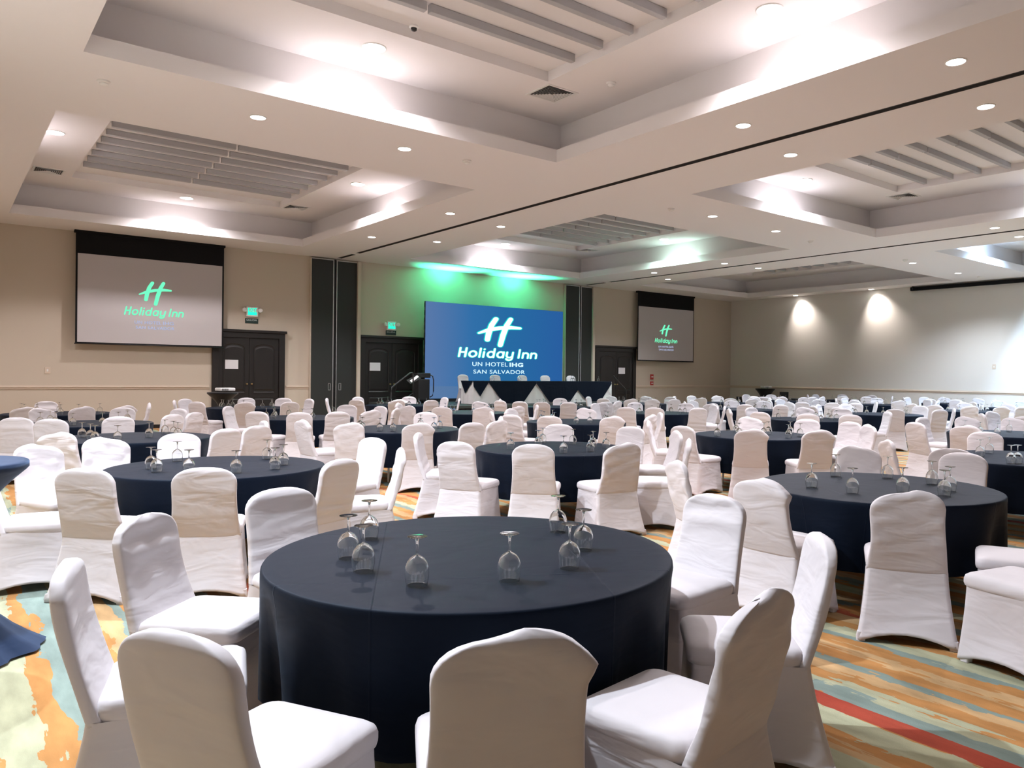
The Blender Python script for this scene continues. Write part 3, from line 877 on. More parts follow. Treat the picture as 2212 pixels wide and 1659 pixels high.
ADJ = {'smooth': 'smooth', 'slack': 'slack topped', 'twisted': 'twisted', 'lopsided': 'lopsided', 'creased': 'creased'}
rv = random.Random(5)
FRONTVAR = {('A1', 0): 3, ('A1', 1): 0, ('A1', 2): 0, ('A1', 3): 1, ('A1', 4): 4, ('A1', 5): 1, ('A1', 6): 0, ('A1', 7): 2, ('A2', 0): 0, ('A2', 1): 4, ('B1', 0): 2, ('B1', 1): 3, ('B1', 2): 2}
for k, lst in CHAIRS.items():
    tx, ty, tz, nm = TABLES[k]
    for i, (x, y, deg) in enumerate(lst):
        var = FRONTVAR.get((k, i), rv.choice((0, 0, 1, 2, 2, 3, 4, 4)))
        fx, fy = view_dir(x, y)
        d = (deg - math.degrees(math.atan2(fx, fy)) + 180) % 360 - 180
        face = 'seen from behind' if abs(d) < 40 else 'facing the camera' if abs(d) > 140 else ('facing right' if d > 0 else 'facing left')
        near = math.hypot(x, y) < 9
        if near:
            lab = '%s white chair %s, %s at %s' % (ADJ[STATE[var]], face, clock_words(clock(tx, ty, x, y)), nm)
        else:
            lab = 'white chair %s, %s at %s' % (face, clock_words(clock(tx, ty, x, y)), nm)
        lab = unique(lab, ['outer one', 'inner one'])
        place_chair(x, y, deg, var, lab, near)

# ------------------------------------------------------------------ upturned wine glasses
def glass_meshes(n):
    # standing on the rim: bowl mouth down, foot up
    out = [(.0415, .0), (.0440, .015), (.0472, .035), (.0478, .052), (.0455, .074), (.0385, .092), (.028, .106), (.015, .1145), (.0065, .119)]
    inn = [(.0048, .1155), (.0135, .111), (.0265, .1025), (.0368, .089), (.0437, .0715), (.046, .052), (.0454, .035), (.0423, .015), (.0398, .0)]
    bowl = MB().loft([[(r * math.cos(2 * PI * i / n), r * math.sin(2 * PI * i / n), z) for i in range(n)] for r, z in out + inn + [out[0]]], False, False)
    # close the bowl where it meets the stem, outside and inside
    bowl.lathe([(.0065, .119), (.0005, .1205)], n, cap0=False).lathe([(.0048, .1155), (.0005, .1165)], n, cap0=False)
    stem = MB().lathe([(.0055, .1208), (.0048, .130), (.0046, .152), (.0055, .172), (.0085, .182)], max(8, n // 2))
    foot = MB().lathe([(.0085, .1825), (.018, .1865), (.036, .1885), (.0392, .190), (.0388, .1915), (.001, .192)], n)
    return [b.mesh(nm, M['glass'], True, 60) for b, nm in ((bowl, 'bowl'), (stem, 'stem'), (foot, 'foot'))]
GN = glass_meshes(32)
far = MB()
for me in glass_meshes(14):
    far.add([v.co[:] for v in me.vertices], [p.vertices[:] for p in me.polygons])
GF = far.mesh('wine_glass', M['glass'], True, 60)
for k, lst in GLASSES.items():
    tx, ty, tz, nm = TABLES[k]
    for (x, y) in lst:
        rad = math.hypot(x - tx, y - ty)
        lab = unique('upturned stemmed glass, %s on %s' % (clock_words(clock(tx, ty, x, y)), nm), ['nearer its rim' if rad > .5 else 'nearer its middle', 'second one', 'third one'])
        if k in ('A1', 'A2', 'B1', 'B2', 'C1', 'C2', 'A3'):
            t = thing('wine_glass', lab, 'glass', (x, y, tz + .0005), 0, 'upturned wine glasses')
            for me in GN: obj(me.name, me, t)
        else:
            t = obj('wine_glass', GF)
            t.location = (x, y, tz + .0005)
            tag(t, lab, 'glass', 'upturned wine glasses')

# ------------------------------------------------------------------ logo lettering (strokes with round ends)
def stroke(mb, pts, hw, P, taper=None):
    """flat ribbon with round caps along pts (2D), P maps 2D to 3D"""
    n = len(pts)
    L, Rr = [], []
    for i in range(n):
        a = pts[max(i - 1, 0)]; b = pts[min(i + 1, n - 1)]
        dx, dy = b[0] - a[0], b[1] - a[1]
        l = math.hypot(dx, dy) or 1
        w = hw[i] if isinstance(hw, (list, tuple)) else hw
        L.append((pts[i][0] - dy / l * w, pts[i][1] + dx / l * w))
        Rr.append((pts[i][0] + dy / l * w, pts[i][1] - dx / l * w))
    def cap(i, j):
        c, q = pts[i], pts[j]
        a0 = math.atan2(c[1] - q[1], c[0] - q[0])
        w = hw[i] if isinstance(hw, (list, tuple)) else hw
        return [(c[0] + w * math.cos(a0 + t), c[1] + w * math.sin(a0 + t)) for t in (-.9, -.45, 0, .45, .9)]
    for i in range(n - 1):
        mb.quad(P(*L[i]), P(*L[i + 1]), P(*Rr[i + 1]), P(*Rr[i]))
    e = cap(n - 1, n - 2)
    mb.add([P(*Rr[-1])] + [P(*p) for p in e] + [P(*L[-1])], [tuple(range(7))])
    e = cap(0, 1)
    mb.add([P(*L[0])] + [P(*p) for p in e] + [P(*Rr[0])], [tuple(range(7))])

def arc(cx, cy, rx, ry, a0, a1, n=14):
    return [(cx + rx * math.cos(R(a0 + (a1 - a0) * i / n)), cy + ry * math.sin(R(a0 + (a1 - a0) * i / n))) for i in range(n + 1)]
GLY = {
 'H': ([[(0, 0), (0, 1)], [(0, .52), (.52, .52)], [(.52, 0), (.52, 1)]], .84),
 'o': ([arc(.3, .33, .3, .33, 0, 360, 20)], .91),
 'l': ([[(0, 0), (0, 1)]], .34),
 'i': ([[(0, 0), (0, .6)], [(0, .9), (.005, .93)]], .35),
 'd': ([arc(.28, .33, .28, .33, 20, 340, 18), [(.55, 0), (.55, 1)]], .87),
 'a': ([arc(.28, .33, .28, .33, 20, 340, 18), [(.55, 0), (.55, .64)]], .86),
 'y': ([[(0, .64), (0, .3)] + arc(.26, .28, .26, .28, 190, 330, 8), [(.54, .64), (.54, -.02)] + arc(.27, -.06, .27, .26, -10, -160, 9)], .80),
 ' ': ([], .34),
 'I': ([[(0, 0), (0, 1)]], .38),
 'n': ([[(0, 0), (0, .62)], [(0, .36)] + arc(.25, .36, .25, .27, 165, 10, 8) + [(.5, 0)]], .78),
}
def lettering(text, x0, zb, width, cap, yy, grow=0):
    tot = sum(GLY[c][1] for c in text) - .25
    sx = width / tot
    out = []
    cur = .1
    for c in text:
        mb = MB()
        for pl in GLY[c][0]:
            def P(px, pz, cur=cur): return (x0 + (cur + px) * sx + pz * cap * .22, yy, zb + pz * cap)
            stroke(mb, pl, .088 + grow, P)
        cur += GLY[c][1]
        if mb.v: out.append(mb)
    return out
def emblem(x0, x1, z0, z1, yy, grow=0):
    grow -= .006
    P = lambda a, b: (x0 + a * (x1 - x0), yy, z0 + b * (z1 - z0))
    mb = MB()
    stroke(mb, [(.40, .92), (.31, .72), (.245, .45), (.215, .22)], [.062 + grow, .066 + grow, .068 + grow, .062 + grow], P)
    stroke(mb, [(.73, .94), (.64, .72), (.56, .40), (.50, .06)], [.060 + grow, .066 + grow, .068 + grow, .062 + grow], P)
    stroke(mb, [(.03, .43), (.22, .535), (.48, .625), (.74, .665), (.95, .655)], [.032 + grow, .056 + grow, .062 + grow, .062 + grow, .04 + grow], P)
    return mb
def plain_text(name, body, x0, x1, zb, h, yy, m, parent, bold=0):
    cu = bpy.data.curves.new('txt', 'FONT')
    cu.body = body
    cu.offset = bold
    cu.space_character = 1.08
    o = bpy.data.objects.new('txt', cu)
    C.objects.link(o)
    bpy.context.view_layer.update()
    me = bpy.data.meshes.new_from_object(o.evaluated_get(bpy.context.evaluated_depsgraph_get()))
    bpy.data.objects.remove(o)
    ax = [v.co.x for v in me.vertices]; ay = [v.co.y for v in me.vertices]
    lx, hx, hy = min(ax), max(ax), max(ay)
    for v in me.vertices:
        v.co = ((v.co.x - lx) / (hx - lx) * (x1 - x0) + x0, yy, v.co.y / hy * h + zb)
    me.materials.clear(); me.materials.append(m)
    me.name = name
    o = obj(name, me, parent)
    o['kind'] = 'stuff'     # letters too small to pick apart singly
    return o

# ------------------------------------------------------------------ stage with its LED wall and head table
SX0, SX1, SY0, SZ = 11.0, 20.6, 20.0, .65
st = thing('stage', 'low dark stage platform along the back wall under the big blue screen', 'stage', ((SX0 + SX1) / 2, 21.9, 0))
hx = (SX1 - SX0) / 2
for i in range(4):
    a = -hx + i * 2 * hx / 4
    MB().box(a + .002, a + hx / 2 - .002, SY0 - 21.9, 23.83 - 21.9, SZ - .08, SZ, .004).build('deck_panel', M['stage'], st)
sk = MB()
N = 160
for i in range(N):
    xa, xb = -hx + .04 + i * (2 * hx - .08) / N, -hx + .04 + (i + 1) * (2 * hx - .08) / N
    w = lambda q: .012 * math.sin(q * 2.1)
    sk.quad((xa, SY0 + .03 - 21.9 + w(i), .01), (xb, SY0 + .03 - 21.9 + w(i + 1), .01), (xb, SY0 + .02 - 21.9, SZ - .08), (xa, SY0 + .02 - 21.9, SZ - .08))
sk.build('stage_skirt', M['blackcloth'], st, True)
for s in (-1, 1):
    MB().box(s * hx - (.03 if s > 0 else 0), s * hx + (0 if s > 0 else .03), SY0 + .03 - 21.9, 23.8 - 21.9, .01, SZ - .081).build('side_skirt', M['blackcloth'], st)

LX0, LX1, LZ0, LZ1, LY = 12.78, 18.69, .76, 4.06, 23.2
led = thing('led_screen', 'big blue LED wall on the stage showing the white hotel logo in a drawn turquoise halo', 'screen', ((LX0 + LX1) / 2, LY, SZ))
def led_mat():
    m = bpy.data.materials.new('blue screen picture')
    m.use_nodes = True
    nt = m.node_tree
    nt.nodes.remove(nt.nodes['Principled BSDF'])
    e = nt.nodes.new('ShaderNodeEmission')
    nt.links.new(e.outputs[0], nt.nodes['Material Output'].inputs[0])
    tc = nt.nodes.new('ShaderNodeTexCoord')
    sx = nt.nodes.new('ShaderNodeSeparateXYZ')
    nt.links.new(tc.outputs['Object'], sx.inputs[0])
    mr = nt.nodes.new('ShaderNodeMapRange')
    mr.inputs['From Min'].default_value = -2.9; mr.inputs['From Max'].default_value = 2.9
    nt.links.new(sx.outputs['X'], mr.inputs[0])
    r = nt.nodes.new('ShaderNodeValToRGB')
    r.color_ramp.elements[0].color = lin(82, 112, 158); r.color_ramp.elements[1].color = lin(38, 88, 150)
    e2 = r.color_ramp.elements.new(.3); e2.color = lin(46, 104, 158)
    e3 = r.color_ramp.elements.new(.55); e3.color = lin(36, 100, 152)
    nt.links.new(mr.outputs[0], r.inputs[0])
    # lighter strip across the lowest tiles
    ls = nt.nodes.new('ShaderNodeMath'); ls.operation = 'LESS_THAN'; ls.inputs[1].default_value = .53
    nt.links.new(sx.outputs['Z'], ls.inputs[0])
    mx = nt.nodes.new('ShaderNodeMix'); mx.data_type = 'RGBA'
    mf = nt.nodes.new('ShaderNodeMath'); mf.operation = 'MULTIPLY'; mf.inputs[1].default_value = .45
    nt.links.new(ls.outputs[0], mf.inputs[0])
    nt.links.new(mf.outputs[0], mx.inputs['Factor'])
    mx.inputs['B'].default_value = lin(92, 118, 150)
    nt.links.new(r.outputs[0], mx.inputs['A'])
    nt.links.new(mx.outputs['Result'], e.inputs[0])
    e.inputs[1].default_value = 1.0
    return m
bx, bz = (LX0 + LX1) / 2, SZ
panel = MB().box(LX0 - bx, LX1 - bx, .0, .09, LZ0 - bz, LZ1 - bz).build('screen_panel', led_mat(), led)
cab = MB().box(LX0 - bx - .012, LX1 - bx + .012, .091, .16, LZ0 - bz - .01, LZ1 - bz + .01, .006)
for i in range(13):
    zz = LZ0 - bz + (i + .5) * (LZ1 - LZ0) / 13
    cab.box(LX0 - bx - .03, LX0 - bx - .012, .06, .14, zz - .08, zz + .08, .004)
cab.build('cabinet', M['black'], led)
MB().box(LX0 - bx, LX1 - bx, .0, .15, .001, LZ0 - bz - .011).build('screen_plinth', M['black'], led)
M['logohalo'] = emitter('turquoise halo glow', lin(20, 214, 205), 1.0)  # overexposed halo of the white logo, drawn as a wider glowing underlay
M['logowhite'] = emitter('white picture light', (.92, 1, .97, 1), 1.15)
M['textwhite'] = emitter('pale blue picture light', lin(205, 240, 255), 1.0)
def L(mb, nm, m, parent, ox, oy, oz):
    if isinstance(mb, list):
        for q in mb: L(q, nm, m, parent, ox, oy, oz)
        return
    mb.v = [(a - ox, b - oy, c - oz) for a, b, c in mb.v]
    return mb.build(nm, m, parent)
EM = (14.80, 16.76, 2.60, 3.70)
L(emblem(*EM, LY - .004, .022), 'emblem_glow', M['logohalo'], panel, bx, LY, bz)
L(emblem(*EM, LY - .008), 'emblem', M['logowhite'], panel, bx, LY, bz)
L(lettering('Holiday Inn', 14.0, 2.225, 3.36, .30, LY - .004, .055), 'letter_glow', M['logohalo'], panel, bx, LY, bz)
L(lettering('Holiday Inn', 14.0, 2.225, 3.36, .30, LY - .008), 'letter', M['logowhite'], panel, bx, LY, bz)
for (body, a, b, zb, h, bold) in (('UN HOTEL', 14.60, 16.12, 1.90, .145, .012), ('IHG', 16.2, 16.82, 1.90, .145, .045), ('SAN SALVADOR', 14.65, 16.9, 1.635, .135, .012)):
    o = plain_text('text_line', body, a - bx, b - bx, zb - bz, h, -.006, M['textwhite'], panel, bold)

# green uplights behind the LED wall
green = (.06, 1, .5)
for (x, lab) in ((13.83, 'green stage uplight behind the LED wall, left one'), (16.8, 'green stage uplight behind the LED wall, right one')):
    t = thing('stage_uplight', lab, 'stage light', (x, 23.47, 3.66), 0, 'green stage uplights')
    MB().lathe([(.05, 0), (.075, .02), (.08, .16), (.072, .165), (.066, .14), (.002, .13)], 20).build('lamp_housing', M['black'], t, True, 40)
    MB().lathe([(.07, .145), (.002, .145)], 20).build('lens', emitter('green lens', (.05, 1, .55, 1), 4), t)
    MB().box(-.02, .02, -.02, .02, -3.0, 0, .004).build('stand_pole', M['black'], t)
    MB().lathe([(.09, -3.009), (.09, -2.995), (.03, -2.99), (.002, -2.99)], 20).build('stand_base', M['black'], t, True, 40)
    ld = bpy.data.lights.new('lamp', 'SPOT')
    ld.energy = P_GREEN * 4
    ld.color = green
    ld.spot_size = R(108); ld.spot_blend = 1.0; ld.shadow_soft_size = .06
    lo = bpy.data.objects.new('lamp', ld); C.objects.link(lo); lo.parent = t
    lo.location = (0, 0, .2)
    lo.rotation_euler = (R(180 + 20), 0, 0)

# head table: white under-cloth, navy squares draped over it
HT = thing('head_table', 'long head table on the stage with navy drapes over a white skirt', 'table', (15.97, 20.98, SZ))
hw, hd = 2.93, .36
MB().box(-hw, hw, -hd, hd, .70, .735, .006).build('tabletop', M['slat'], HT)
for sx in (-1, 1):
    for sy in (-1, 1):
        MB().tube([(sx * (hw - .2), sy * (hd - .08), .70), (sx * (hw - .2), sy * (hd - .08), 0)], .018, 8).build('leg', M['metal'], HT, True, 40)
ws = MB()
per = []
for i in range(241): per.append((-hw - .01 + i * (2 * hw + .02) / 240, -hd - .01, i))
left = [(-hw - .01, hd - i * 2 * hd / 30, i) for i in range(30)]
right = [(hw + .01, -hd + (i + 1) * 2 * hd / 30, i) for i in range(30)]
path = left + per + right
for i in range(len(path) - 1):
    (ax, ay, _), (cx_, cy_, _) = path[i], path[i + 1]
    def off(q, x, y):
        w = .012 * math.sin(q * .55) + .008 * math.sin(q * .23 + 1)
        return (x + (w if abs(x) > hw and abs(y) < hd else 0), y - (w + .02 if y < -hd else 0), .012)
    ws.quad((ax, ay, .737), (cx_, cy_, .737), off(i + 1, cx_, cy_), off(i, ax, ay))
ws.build('white_skirt', M['skirtwhite'], HT, True)
nv = MB()
nv.box(-hw - .03, hw + .03, -hd - .03, hd + .03, .738, .75, .005)
yf = -hd - .05
# front drape outline (x from table centre, height above stage), apexes reveal the white skirt
top = .745
xs_ = [(-2.97, .58), (-2.72, .26), (-2.40, .70), (-1.83, .03), (-1.05, .02), (-.50, .67), (.05, .05), (.93, .02), (1.31, .44), (1.76, .03), (2.38, .05), (2.90, .66)]
for i in range(len(xs_) - 1):
    (a, za), (b, zb) = xs_[i], xs_[i + 1]
    nseg = 8
    for q in range(nseg):
        u0, u1 = q / nseg, (q + 1) / nseg
        xa, xb = a + (b - a) * u0, a + (b - a) * u1
        z0_, z1_ = za + (zb - za) * u0, za + (zb - za) * u1
        yb = lambda x, z: yf - .02 * (top - z) - .008 * math.sin(x * 9) * (top - z)
        nv.quad((xa, yf + .02, top), (xb, yf + .02, top), (xb, yb(xb, z1_), z1_), (xa, yb(xa, z0_), z0_))
nv.add([(hw + .035, -hd, top), (hw + .035, hd, top), (hw + .05, hd * .2, .35)], [(0, 1, 2)])
nv.add([(-hw - .035, -hd, top), (-hw - .035, hd, top), (-hw - .05, hd * .2, .35)], [(0, 1, 2)])
nv.build('navy_drape', M['cloth'], HT)

for (x, dg, lab) in ((13.68, 178, 'white covered chair at the left end of the stage table, visible to its foot'), (14.95, 182, 'white covered chair behind the stage table, second from left'),
                     (16.15, 176, 'white covered chair behind the stage table, third from left'), (17.15, 181, 'white covered chair behind the stage table, fourth from left'),
                     (18.38, 179, 'white covered chair behind the stage table, at its right end')):
    place_chair(x, 21.95, dg, 0, lab, False, SZ, 'stage chairs')
for (x, y, lab) in ((13.95, 20.9, 'upturned glass on the stage table, first from left'), (15.02, 20.9, 'upturned glass on the stage table, second from left'),
                    (17.25, 20.88, 'upturned glass on the stage table, third from left'), (17.42, 20.98, 'upturned glass on the stage table, fourth from left'), (18.53, 20.9, 'upturned glass on the stage table, last at the right')):
    t = obj('wine_glass', GF); t.location = (x, y, SZ + .7505)
    tag(t, lab, 'glass', 'glasses on the stage table')

# hand rails of the stage steps
def rail(name, lab, pts, steps):
    t = thing(name, lab, 'handrail', pts[0])
    P = [tuple(b - a for a, b in zip(pts[0], p)) for p in pts]
    MB().tube(P, .022, 10).build('rail_tube', M['black'], t, True)
    MB().lathe([(.06, 0), (.06, .012), (.025, .02), (.002, .02)], 16).build('rail_flange', M['black'], t, True, 40)
    if steps:
        for pz in steps:
            MB().tube([pz[0], pz[1]], .014, 8).build('rail_brace', M['black'], t, True)
    return t
rail('stage_handrail', 'black bent handrail at the left steps of the stage', [(9.98, 20.15, 0), (9.98, 20.15, 1.05), (10.02, 20.17, 1.2), (10.12, 20.22, 1.27), (10.75, 20.5, 1.62), (10.86, 20.55, 1.63), (10.9, 20.57, 1.55), (10.9, 20.57, .66)],
     [((0, 0, .6), (.9, .41, 1.02))])
rail('stage_handrail', 'black bent handrail at the right end of the stage table', [(19.25, 20.2, .655), (19.25, 20.2, 1.05), (19.21, 20.2, 1.13), (18.72, 20.25, 1.55), (18.68, 20.25, 1.6)], None)
stp = thing('stage_steps', 'dark portable steps at the left end of the stage', 'steps', (10.45, 20.9, 0))
for i in range(3):
    MB().box(-.5 + i * .3, -.2 + i * .3 + .02, -.45, .45, .15 + i * .17, .19 + i * .17, .006).build('step_tread', M['stage'], stp)
for s in (-1, 1):
    MB().tube([(-.48, s * .44, 0), (-.48, s * .44, .16), (.42, s * .44, .5), (.42, s * .44, 0)], .018, 8).build('step_frame', M['black'], stp, True)
# equipment beside the LED wall
ec = thing('equipment_case', 'black equipment trolley with a loop handle beside the blue screen', 'equipment', (12.1, 22.3, SZ))
MB().box(-.2, .2, -.22, .22, .1, .78, .02).build('case_body', M['black'], ec)
MB().box(-.24, .24, -.2, .2, .82, .98, .02).build('case_lid', M['black'], ec)
MB().tube([(.22, -.2, .2), (.3, -.22, .25), (.33, -.23, .4), (.33, -.23, .75), (.3, -.22, .88), (.22, -.2, .92)], .018, 8).build('loop_handle', M['black'], ec, True)
for sx in (-1, 1):
    for sy in (-1, 1):
        MB().lathe([(.03, 0), (.045, .02), (.045, .08), (.02, .1)], 12, (sx * .15, sy * .16, 0)).build('caster', M['black'], ec, True, 40)
ms = thing('music_stand', 'thin black stand holding a tilted white sheet beside the stage steps', 'stand', (11.35, 21.4, SZ))
MB().tube([(0, 0, 0.02), (0, 0, .72)], .012, 8).build('stand_pole', M['black'], ms, True)
for q in range(3):
    a = q * 2 * PI / 3
    MB().tube([(0, 0, .2), (.25 * math.cos(a), .25 * math.sin(a), .01)], .01, 6).build('stand_leg', M['black'], ms, True)
pl = MB(); pl.box(-.2, .2, -.008, .008, -.1, .1, .004)
p_ = pl.build('stand_plate', M['black'], ms); p_.location = (0, -.02, .78); p_.rotation_euler = (R(-50), R(-25), 0)
p2 = MB().box(-.16, .16, -.004, .004, -.045, .045, .001).build('white_sheet', M['white'], ms); p2.location = (0, -.045, .79); p2.rotation_euler = (R(-50), R(-35), 0)
wb = thing('napkin_bundle', 'crumpled white cloth bundle left on the table by the stage steps', 'cloth', (9.75, 19.2, .762))
rb = random.Random(3)
bm_ = MB()
rg = []
for zz, rr in ((0, .18), (.03, .2), (.07, .17), (.1, .11), (.125, .04)):
    rg.append([((rr + rb.uniform(-.03, .03)) * 1.5 * math.cos(2 * PI * i / 14), (rr + rb.uniform(-.03, .03)) * math.sin(2 * PI * i / 14), zz + (rb.uniform(0, .02) if zz else 0)) for i in range(14)])
bm_.loft(rg)
bm_.build('folded_cloth', M['skirtwhite'], wb, True, 40)

# ------------------------------------------------------------------ side projection screens
M['projgreen'] = emitter('green picture light', lin(112, 250, 190), 1.0)  # projected logo light put in as self-glowing shapes on the screens
M['projgrey'] = emitter('lilac picture light', lin(165, 175, 208), 1.0)
def proj_screen(x0, x1, zb, ztopw, lab):
    yy = 23.74
    ox, oz = (x0 + x1) / 2, zb
    t = thing('projection_screen', lab, 'screen', (ox, yy, oz))
    w = (x1 - x0) / 2
    MB().box(-w, w, 0, .006, 0, ZC - .07 - oz).build('black_border', M['screenblack'], t)
    surf = MB().box(-w + .045, w - .045, -.004, -.001, .05, ztopw - oz).build('white_surface', M['screenwhite'], t)
    MB().tube([(-w - .02, 0, .012), (w + .02, 0, .012)], .016, 10).build('weight_bar', M['black'], t, True)
    MB().box(-w - .03, w + .03, -.03, .1, ZC - .069 - oz, ZC - oz - .001).build('ceiling_slot', M['screenblack'], t)
    return surf, ox, yy, oz
def proj_logo(t, ox, yy, oz, em, lx, lz, lw, cap, lines):
    L(emblem(*em, yy - .008), 'emblem', M['projgreen'], t, ox, yy, oz)
    L(lettering('Holiday Inn', lx, lz, lw, cap, yy - .008), 'letter', M['projgreen'], t, ox, yy, oz)
    for (body, a, b, zb, h) in lines:
        plain_text('text_line', body, a - ox, b - ox, zb - oz, h, -.008, M['projgrey'], t, .015)
a = proj_screen(2.77, 6.43, 2.29, 4.665, 'white projection screen with green hotel logo at the left of the back wall')
proj_logo(*a, (4.23, 5.07, 3.40, 4.08), 3.88, 3.13, 1.44, .20, (('UN HOTEL', 4.14, 4.80, 2.885, .085), ('IHG', 4.84, 5.11, 2.885, .09), ('SAN SALVADOR', 4.17, 5.13, 2.745, .08)))
b = proj_screen(23.26, 26.86, 2.26, 4.62, 'white projection screen with green hotel logo at the right, beyond the stage')
proj_logo(*b, (24.60, 25.42, 3.37, 3.90), 24.31, 3.105, 1.40, .165, (('UN HOTEL', 24.55, 25.2, 2.875, .08), ('IHG', 25.24, 25.5, 2.875, .085), ('SAN SALVADOR', 24.58, 25.52, 2.75, .075)))
hs = thing('rolled_screen', 'long black rolled-up screen housing at the top of the right wall', 'screen housing', (X1 - .12, 8.5, 5.16))
MB().box(-.07, .07, -6.5, 6.5, -.07, .07, .02).build('housing', M['screenblack'], hs)
for s in (-1, 1):
    MB().box(-.09, .11, s * 6.4 - .02, s * 6.4 + .02, -.03, .1, .004).build('bracket', M['black'], hs)

# ------------------------------------------------------------------ exit signs
def exit_sign(x, z, zp, lab, lab2):
    t = thing('exit_sign', lab, 'exit sign', (x, Y1, z))
    MB().box(-.17, .17, -.07, -.001, -.15, .15, .012).build('sign_box', M['white'], t)
    plain_text('sign_letters', 'EXIT', -.13, .13, .0, .11, -.0735, M['exitgreen'], t, .03)
    MB().box(-.13, .13, -.078, -.0705, -.1, -.012, .003).build('light_bar', M['exitgreen'], t)
    for s in (-1, 1):
        h = MB().lathe([(.025, 0), (.06, .02), (.065, .07), (.055, .075), (.002, .075)], 16).build('emergency_lamp', M['white'], t, True, 40)
        h.location = (s * .25, -.05, .03); h.rotation_euler = (R(75), 0, R(-25 * s))
        MB().tube([(s * .16, -.03, .03), (s * .25, -.04, .03)], .012, 8).build('lamp_arm', M['white'], t, True)
    p = thing('salida_plate', lab2, 'sign', (x, Y1, zp))
    MB().box(-.19, .19, -.012, -.001, -.075, .075, .003).build('plate', M['signgreen'], p)
    plain_text('sign_letters', 'SALIDA', -.155, .155, .0, .055, -.0135, M['signtext'], p, .02)
exit_sign(7.30, 3.41, 3.135, 'lit green exit sign with two lamps above the left dark door', 'small dark green plate reading SALIDA above the left dark door')
exit_sign(11.86, 3.21, 2.975, 'lit green exit sign with two lamps beside the stage above the middle door', 'small dark green plate reading SALIDA above the middle dark door')

# small wall fittings
for (z, hh, lab) in ((1.575, .11, 'upper of two red fire alarm boxes on the wall under the right screen'), (1.29, .08, 'lower of two red fire alarm boxes under the right screen')):
    t = thing('fire_alarm', lab, 'fire alarm', (24.4, Y1, z), 0, 'red fire alarm boxes')
    MB().box(-.09, .09, -.05, -.001, -hh, hh, .01).build('alarm_box', M['red'], t)
    MB().box(-.06, .06, -.058, -.0505, -.02, .02, .003).build('alarm_plate', M['white'], t)
def plate(loc, rz, lab):
    t = thing('wall_switch', lab, 'wall switch', loc, rz)
    MB().box(-.06, .06, -.012, -.001, -.085, .085, .003).build('switch_plate', M['rail'], t)
    MB().box(-.018, .018, -.017, -.0125, -.03, .03, .002).build('rocker', M['white'], t)
plate((2.2, Y1, 1.585), 0, 'beige wall switch on the back wall left of the left screen')
plate((X1, 11.9, 2.1), -PI / 2, 'pale wall switch high on the right wall')

# ------------------------------------------------------------------ cocktail tables and projectors
def cocktail_mesh(rt, zt, rn, rb_, m, n=48):
    rings = []
    prof = [(.01, zt), (rt * .9, zt), (rt - .006, zt), (rt, zt - .008), (rt, zt - .035), (rt - .012, zt - .05)]
    for i in range(1, 9):
        u = i / 8
        prof.append((rn + (rt - .012 - rn) * (1 - u) ** 1.9, zt - .05 - (zt * .42) * u))
    zn = prof[-1][1]
    for i in range(1, 10):
        u = i / 9
        prof.append((rn + (rb_ - rn) * u ** 2.3, zn - (zn - .015) * u))
    for r_, z_ in prof:
        dep = max(0, (zt - .05 - z_) / zt)
        rings.append([((r_ * (1 + .10 * dep * math.cos(4 * t) + .05 * dep * math.sin(13 * t))) * math.cos(t), (r_ * (1 + .10 * dep * math.cos(4 * t) + .05 * dep * math.sin(13 * t))) * math.sin(t), z_) for t in (2 * PI * i / n for i in range(n))])
    return MB().loft(rings, True, False).mesh('stretch_cloth', m, True)
def cocktail(loc, rt, zt, rn, rb_, m, lab):
    t = thing('cocktail_table', lab, 'table', loc)
    c = obj('stretch_cloth', cocktail_mesh(rt, zt, rn, rb_, m), t)
    MB().lathe([(.03, .02), (.03, zt - .06)], 12).build('table_post', M['black'], t, True, 40)
    MB().lathe([(.2, 0), (.2, .012), (.04, .03), (.002, .03)], 20).build('table_base', M['black'], t, True, 40)
    return t
cocktail((-.0, 5.5, 0), .42, 1.10, .13, .46, M['cocktail'], 'tall navy stretch cloth cocktail table cut off by the left edge')
cocktail((5.82, 21.5, 0), .38, 1.06, .07, .34, M['blackcloth'], 'black cocktail table holding a projector in front of the left door')
cocktail((29.1, 21.4, .0), .44, 1.10, .19, .42, M['blackcloth'], 'black cocktail table holding a projector near the right back corner')
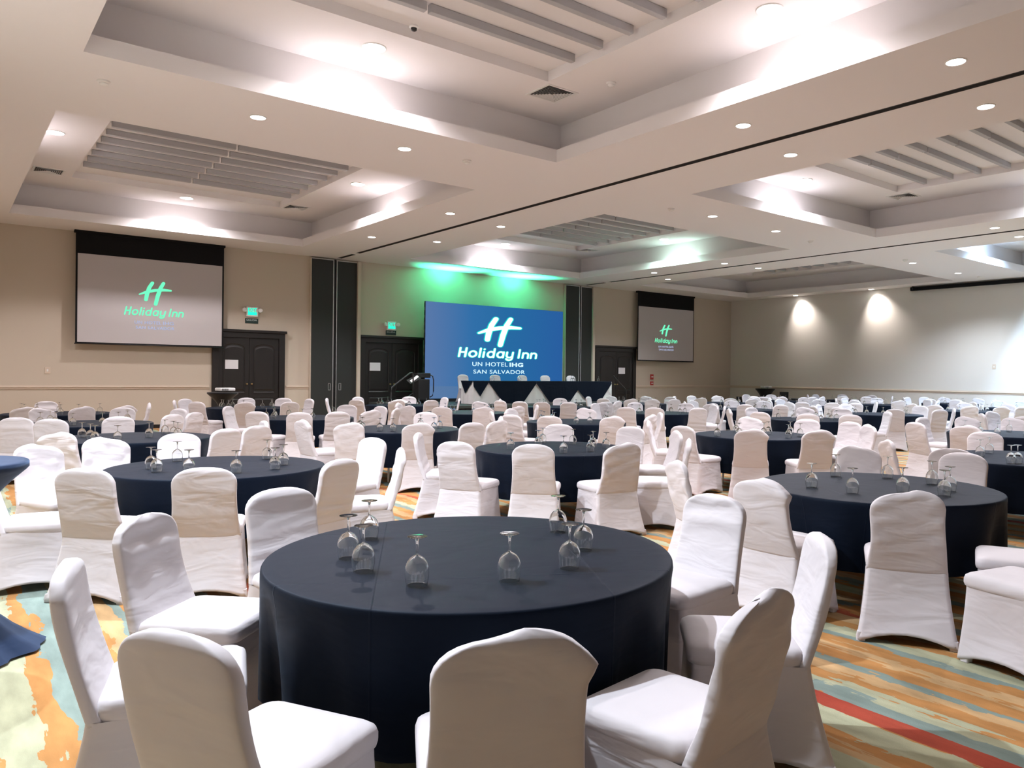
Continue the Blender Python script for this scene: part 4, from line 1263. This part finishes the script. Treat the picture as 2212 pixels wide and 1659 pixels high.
def projector(loc, rz, lab):
    t = thing('projector', lab, 'projector', loc, rz)
    MB().box(-.21, .21, -.15, .15, .02, .105, .022).build('projector_body', M['white'], t)
    ln = MB().lathe([(.045, 0), (.045, .05), (.036, .055), (.03, .03), (.002, .03)], 18).build('lens', M['black'], t, True, 40)
    ln.location = (.1, .13, .063); ln.rotation_euler = (R(-90), 0, 0)
    g = MB()
    for i in range(6): g.box(-.16 + i * .03, -.145 + i * .03, -.156, -.151, .035, .085)
    g.build('vent_grille', M['darkgrey'], t)
    for sx in (-1, 1): MB().lathe([(.015, 0), (.015, .025)], 10, (sx * .16, .1, 0)).build('projector_foot', M['black'], t)
    MB().lathe([(.015, 0), (.015, .025)], 10, (0, -.1, 0)).build('projector_foot', M['black'], t)
projector((5.88, 21.5, 1.072), R(12), 'white projector on the black cocktail table by the left door')
projector((29.1, 21.35, 1.112), R(-15), 'white projector on the black cocktail table near the right corner')
av = thing('control_table', 'long black clothed technician table in the right back corner', 'table', (27.6, 19.9, 0), PI / 2)
MB().box(-1.6, 1.6, -.38, .38, .7, .74, .006).build('tabletop', M['black'], av)
bc = MB().box(-1.62, 1.62, -.4, .4, .742, .75, .003)
for (xa, ya, xb, yb) in ((-1.62, -.4, 1.62, -.4), (1.62, -.4, 1.62, .4), (1.62, .4, -1.62, .4), (-1.62, .4, -1.62, -.4)):
    for i in range(40):
        u, w = i / 40, (i + 1) / 40
        q = lambda s: (xa + (xb - xa) * s, ya + (yb - ya) * s)
        nx, ny = (yb - ya), -(xb - xa); l = math.hypot(nx, ny)
        f_ = lambda s: .015 * math.sin(s * 60)
        (p0, p1), (q0, q1) = q(u), q(w)
        bc.quad((p0, p1, .745), (q0, q1, .745), (q0 + nx / l * f_(w), q1 + ny / l * f_(w), .015), (p0 + nx / l * f_(u), p1 + ny / l * f_(u), .015))
bc.build('table_drape', M['blackcloth'], av)
lp = thing('laptop', 'open black laptop seen from behind on the technician table', 'laptop', (27.55, 19.3, .752), R(-55))
MB().box(-.18, .18, -.12, .12, 0, .02, .005).build('keyboard_base', M['black'], lp)
li = MB().box(-.18, .18, -.006, .006, 0, .25, .004).build('screen_lid', M['black'], lp); li.location = (0, -.12, .02); li.rotation_euler = (R(14), 0, 0)
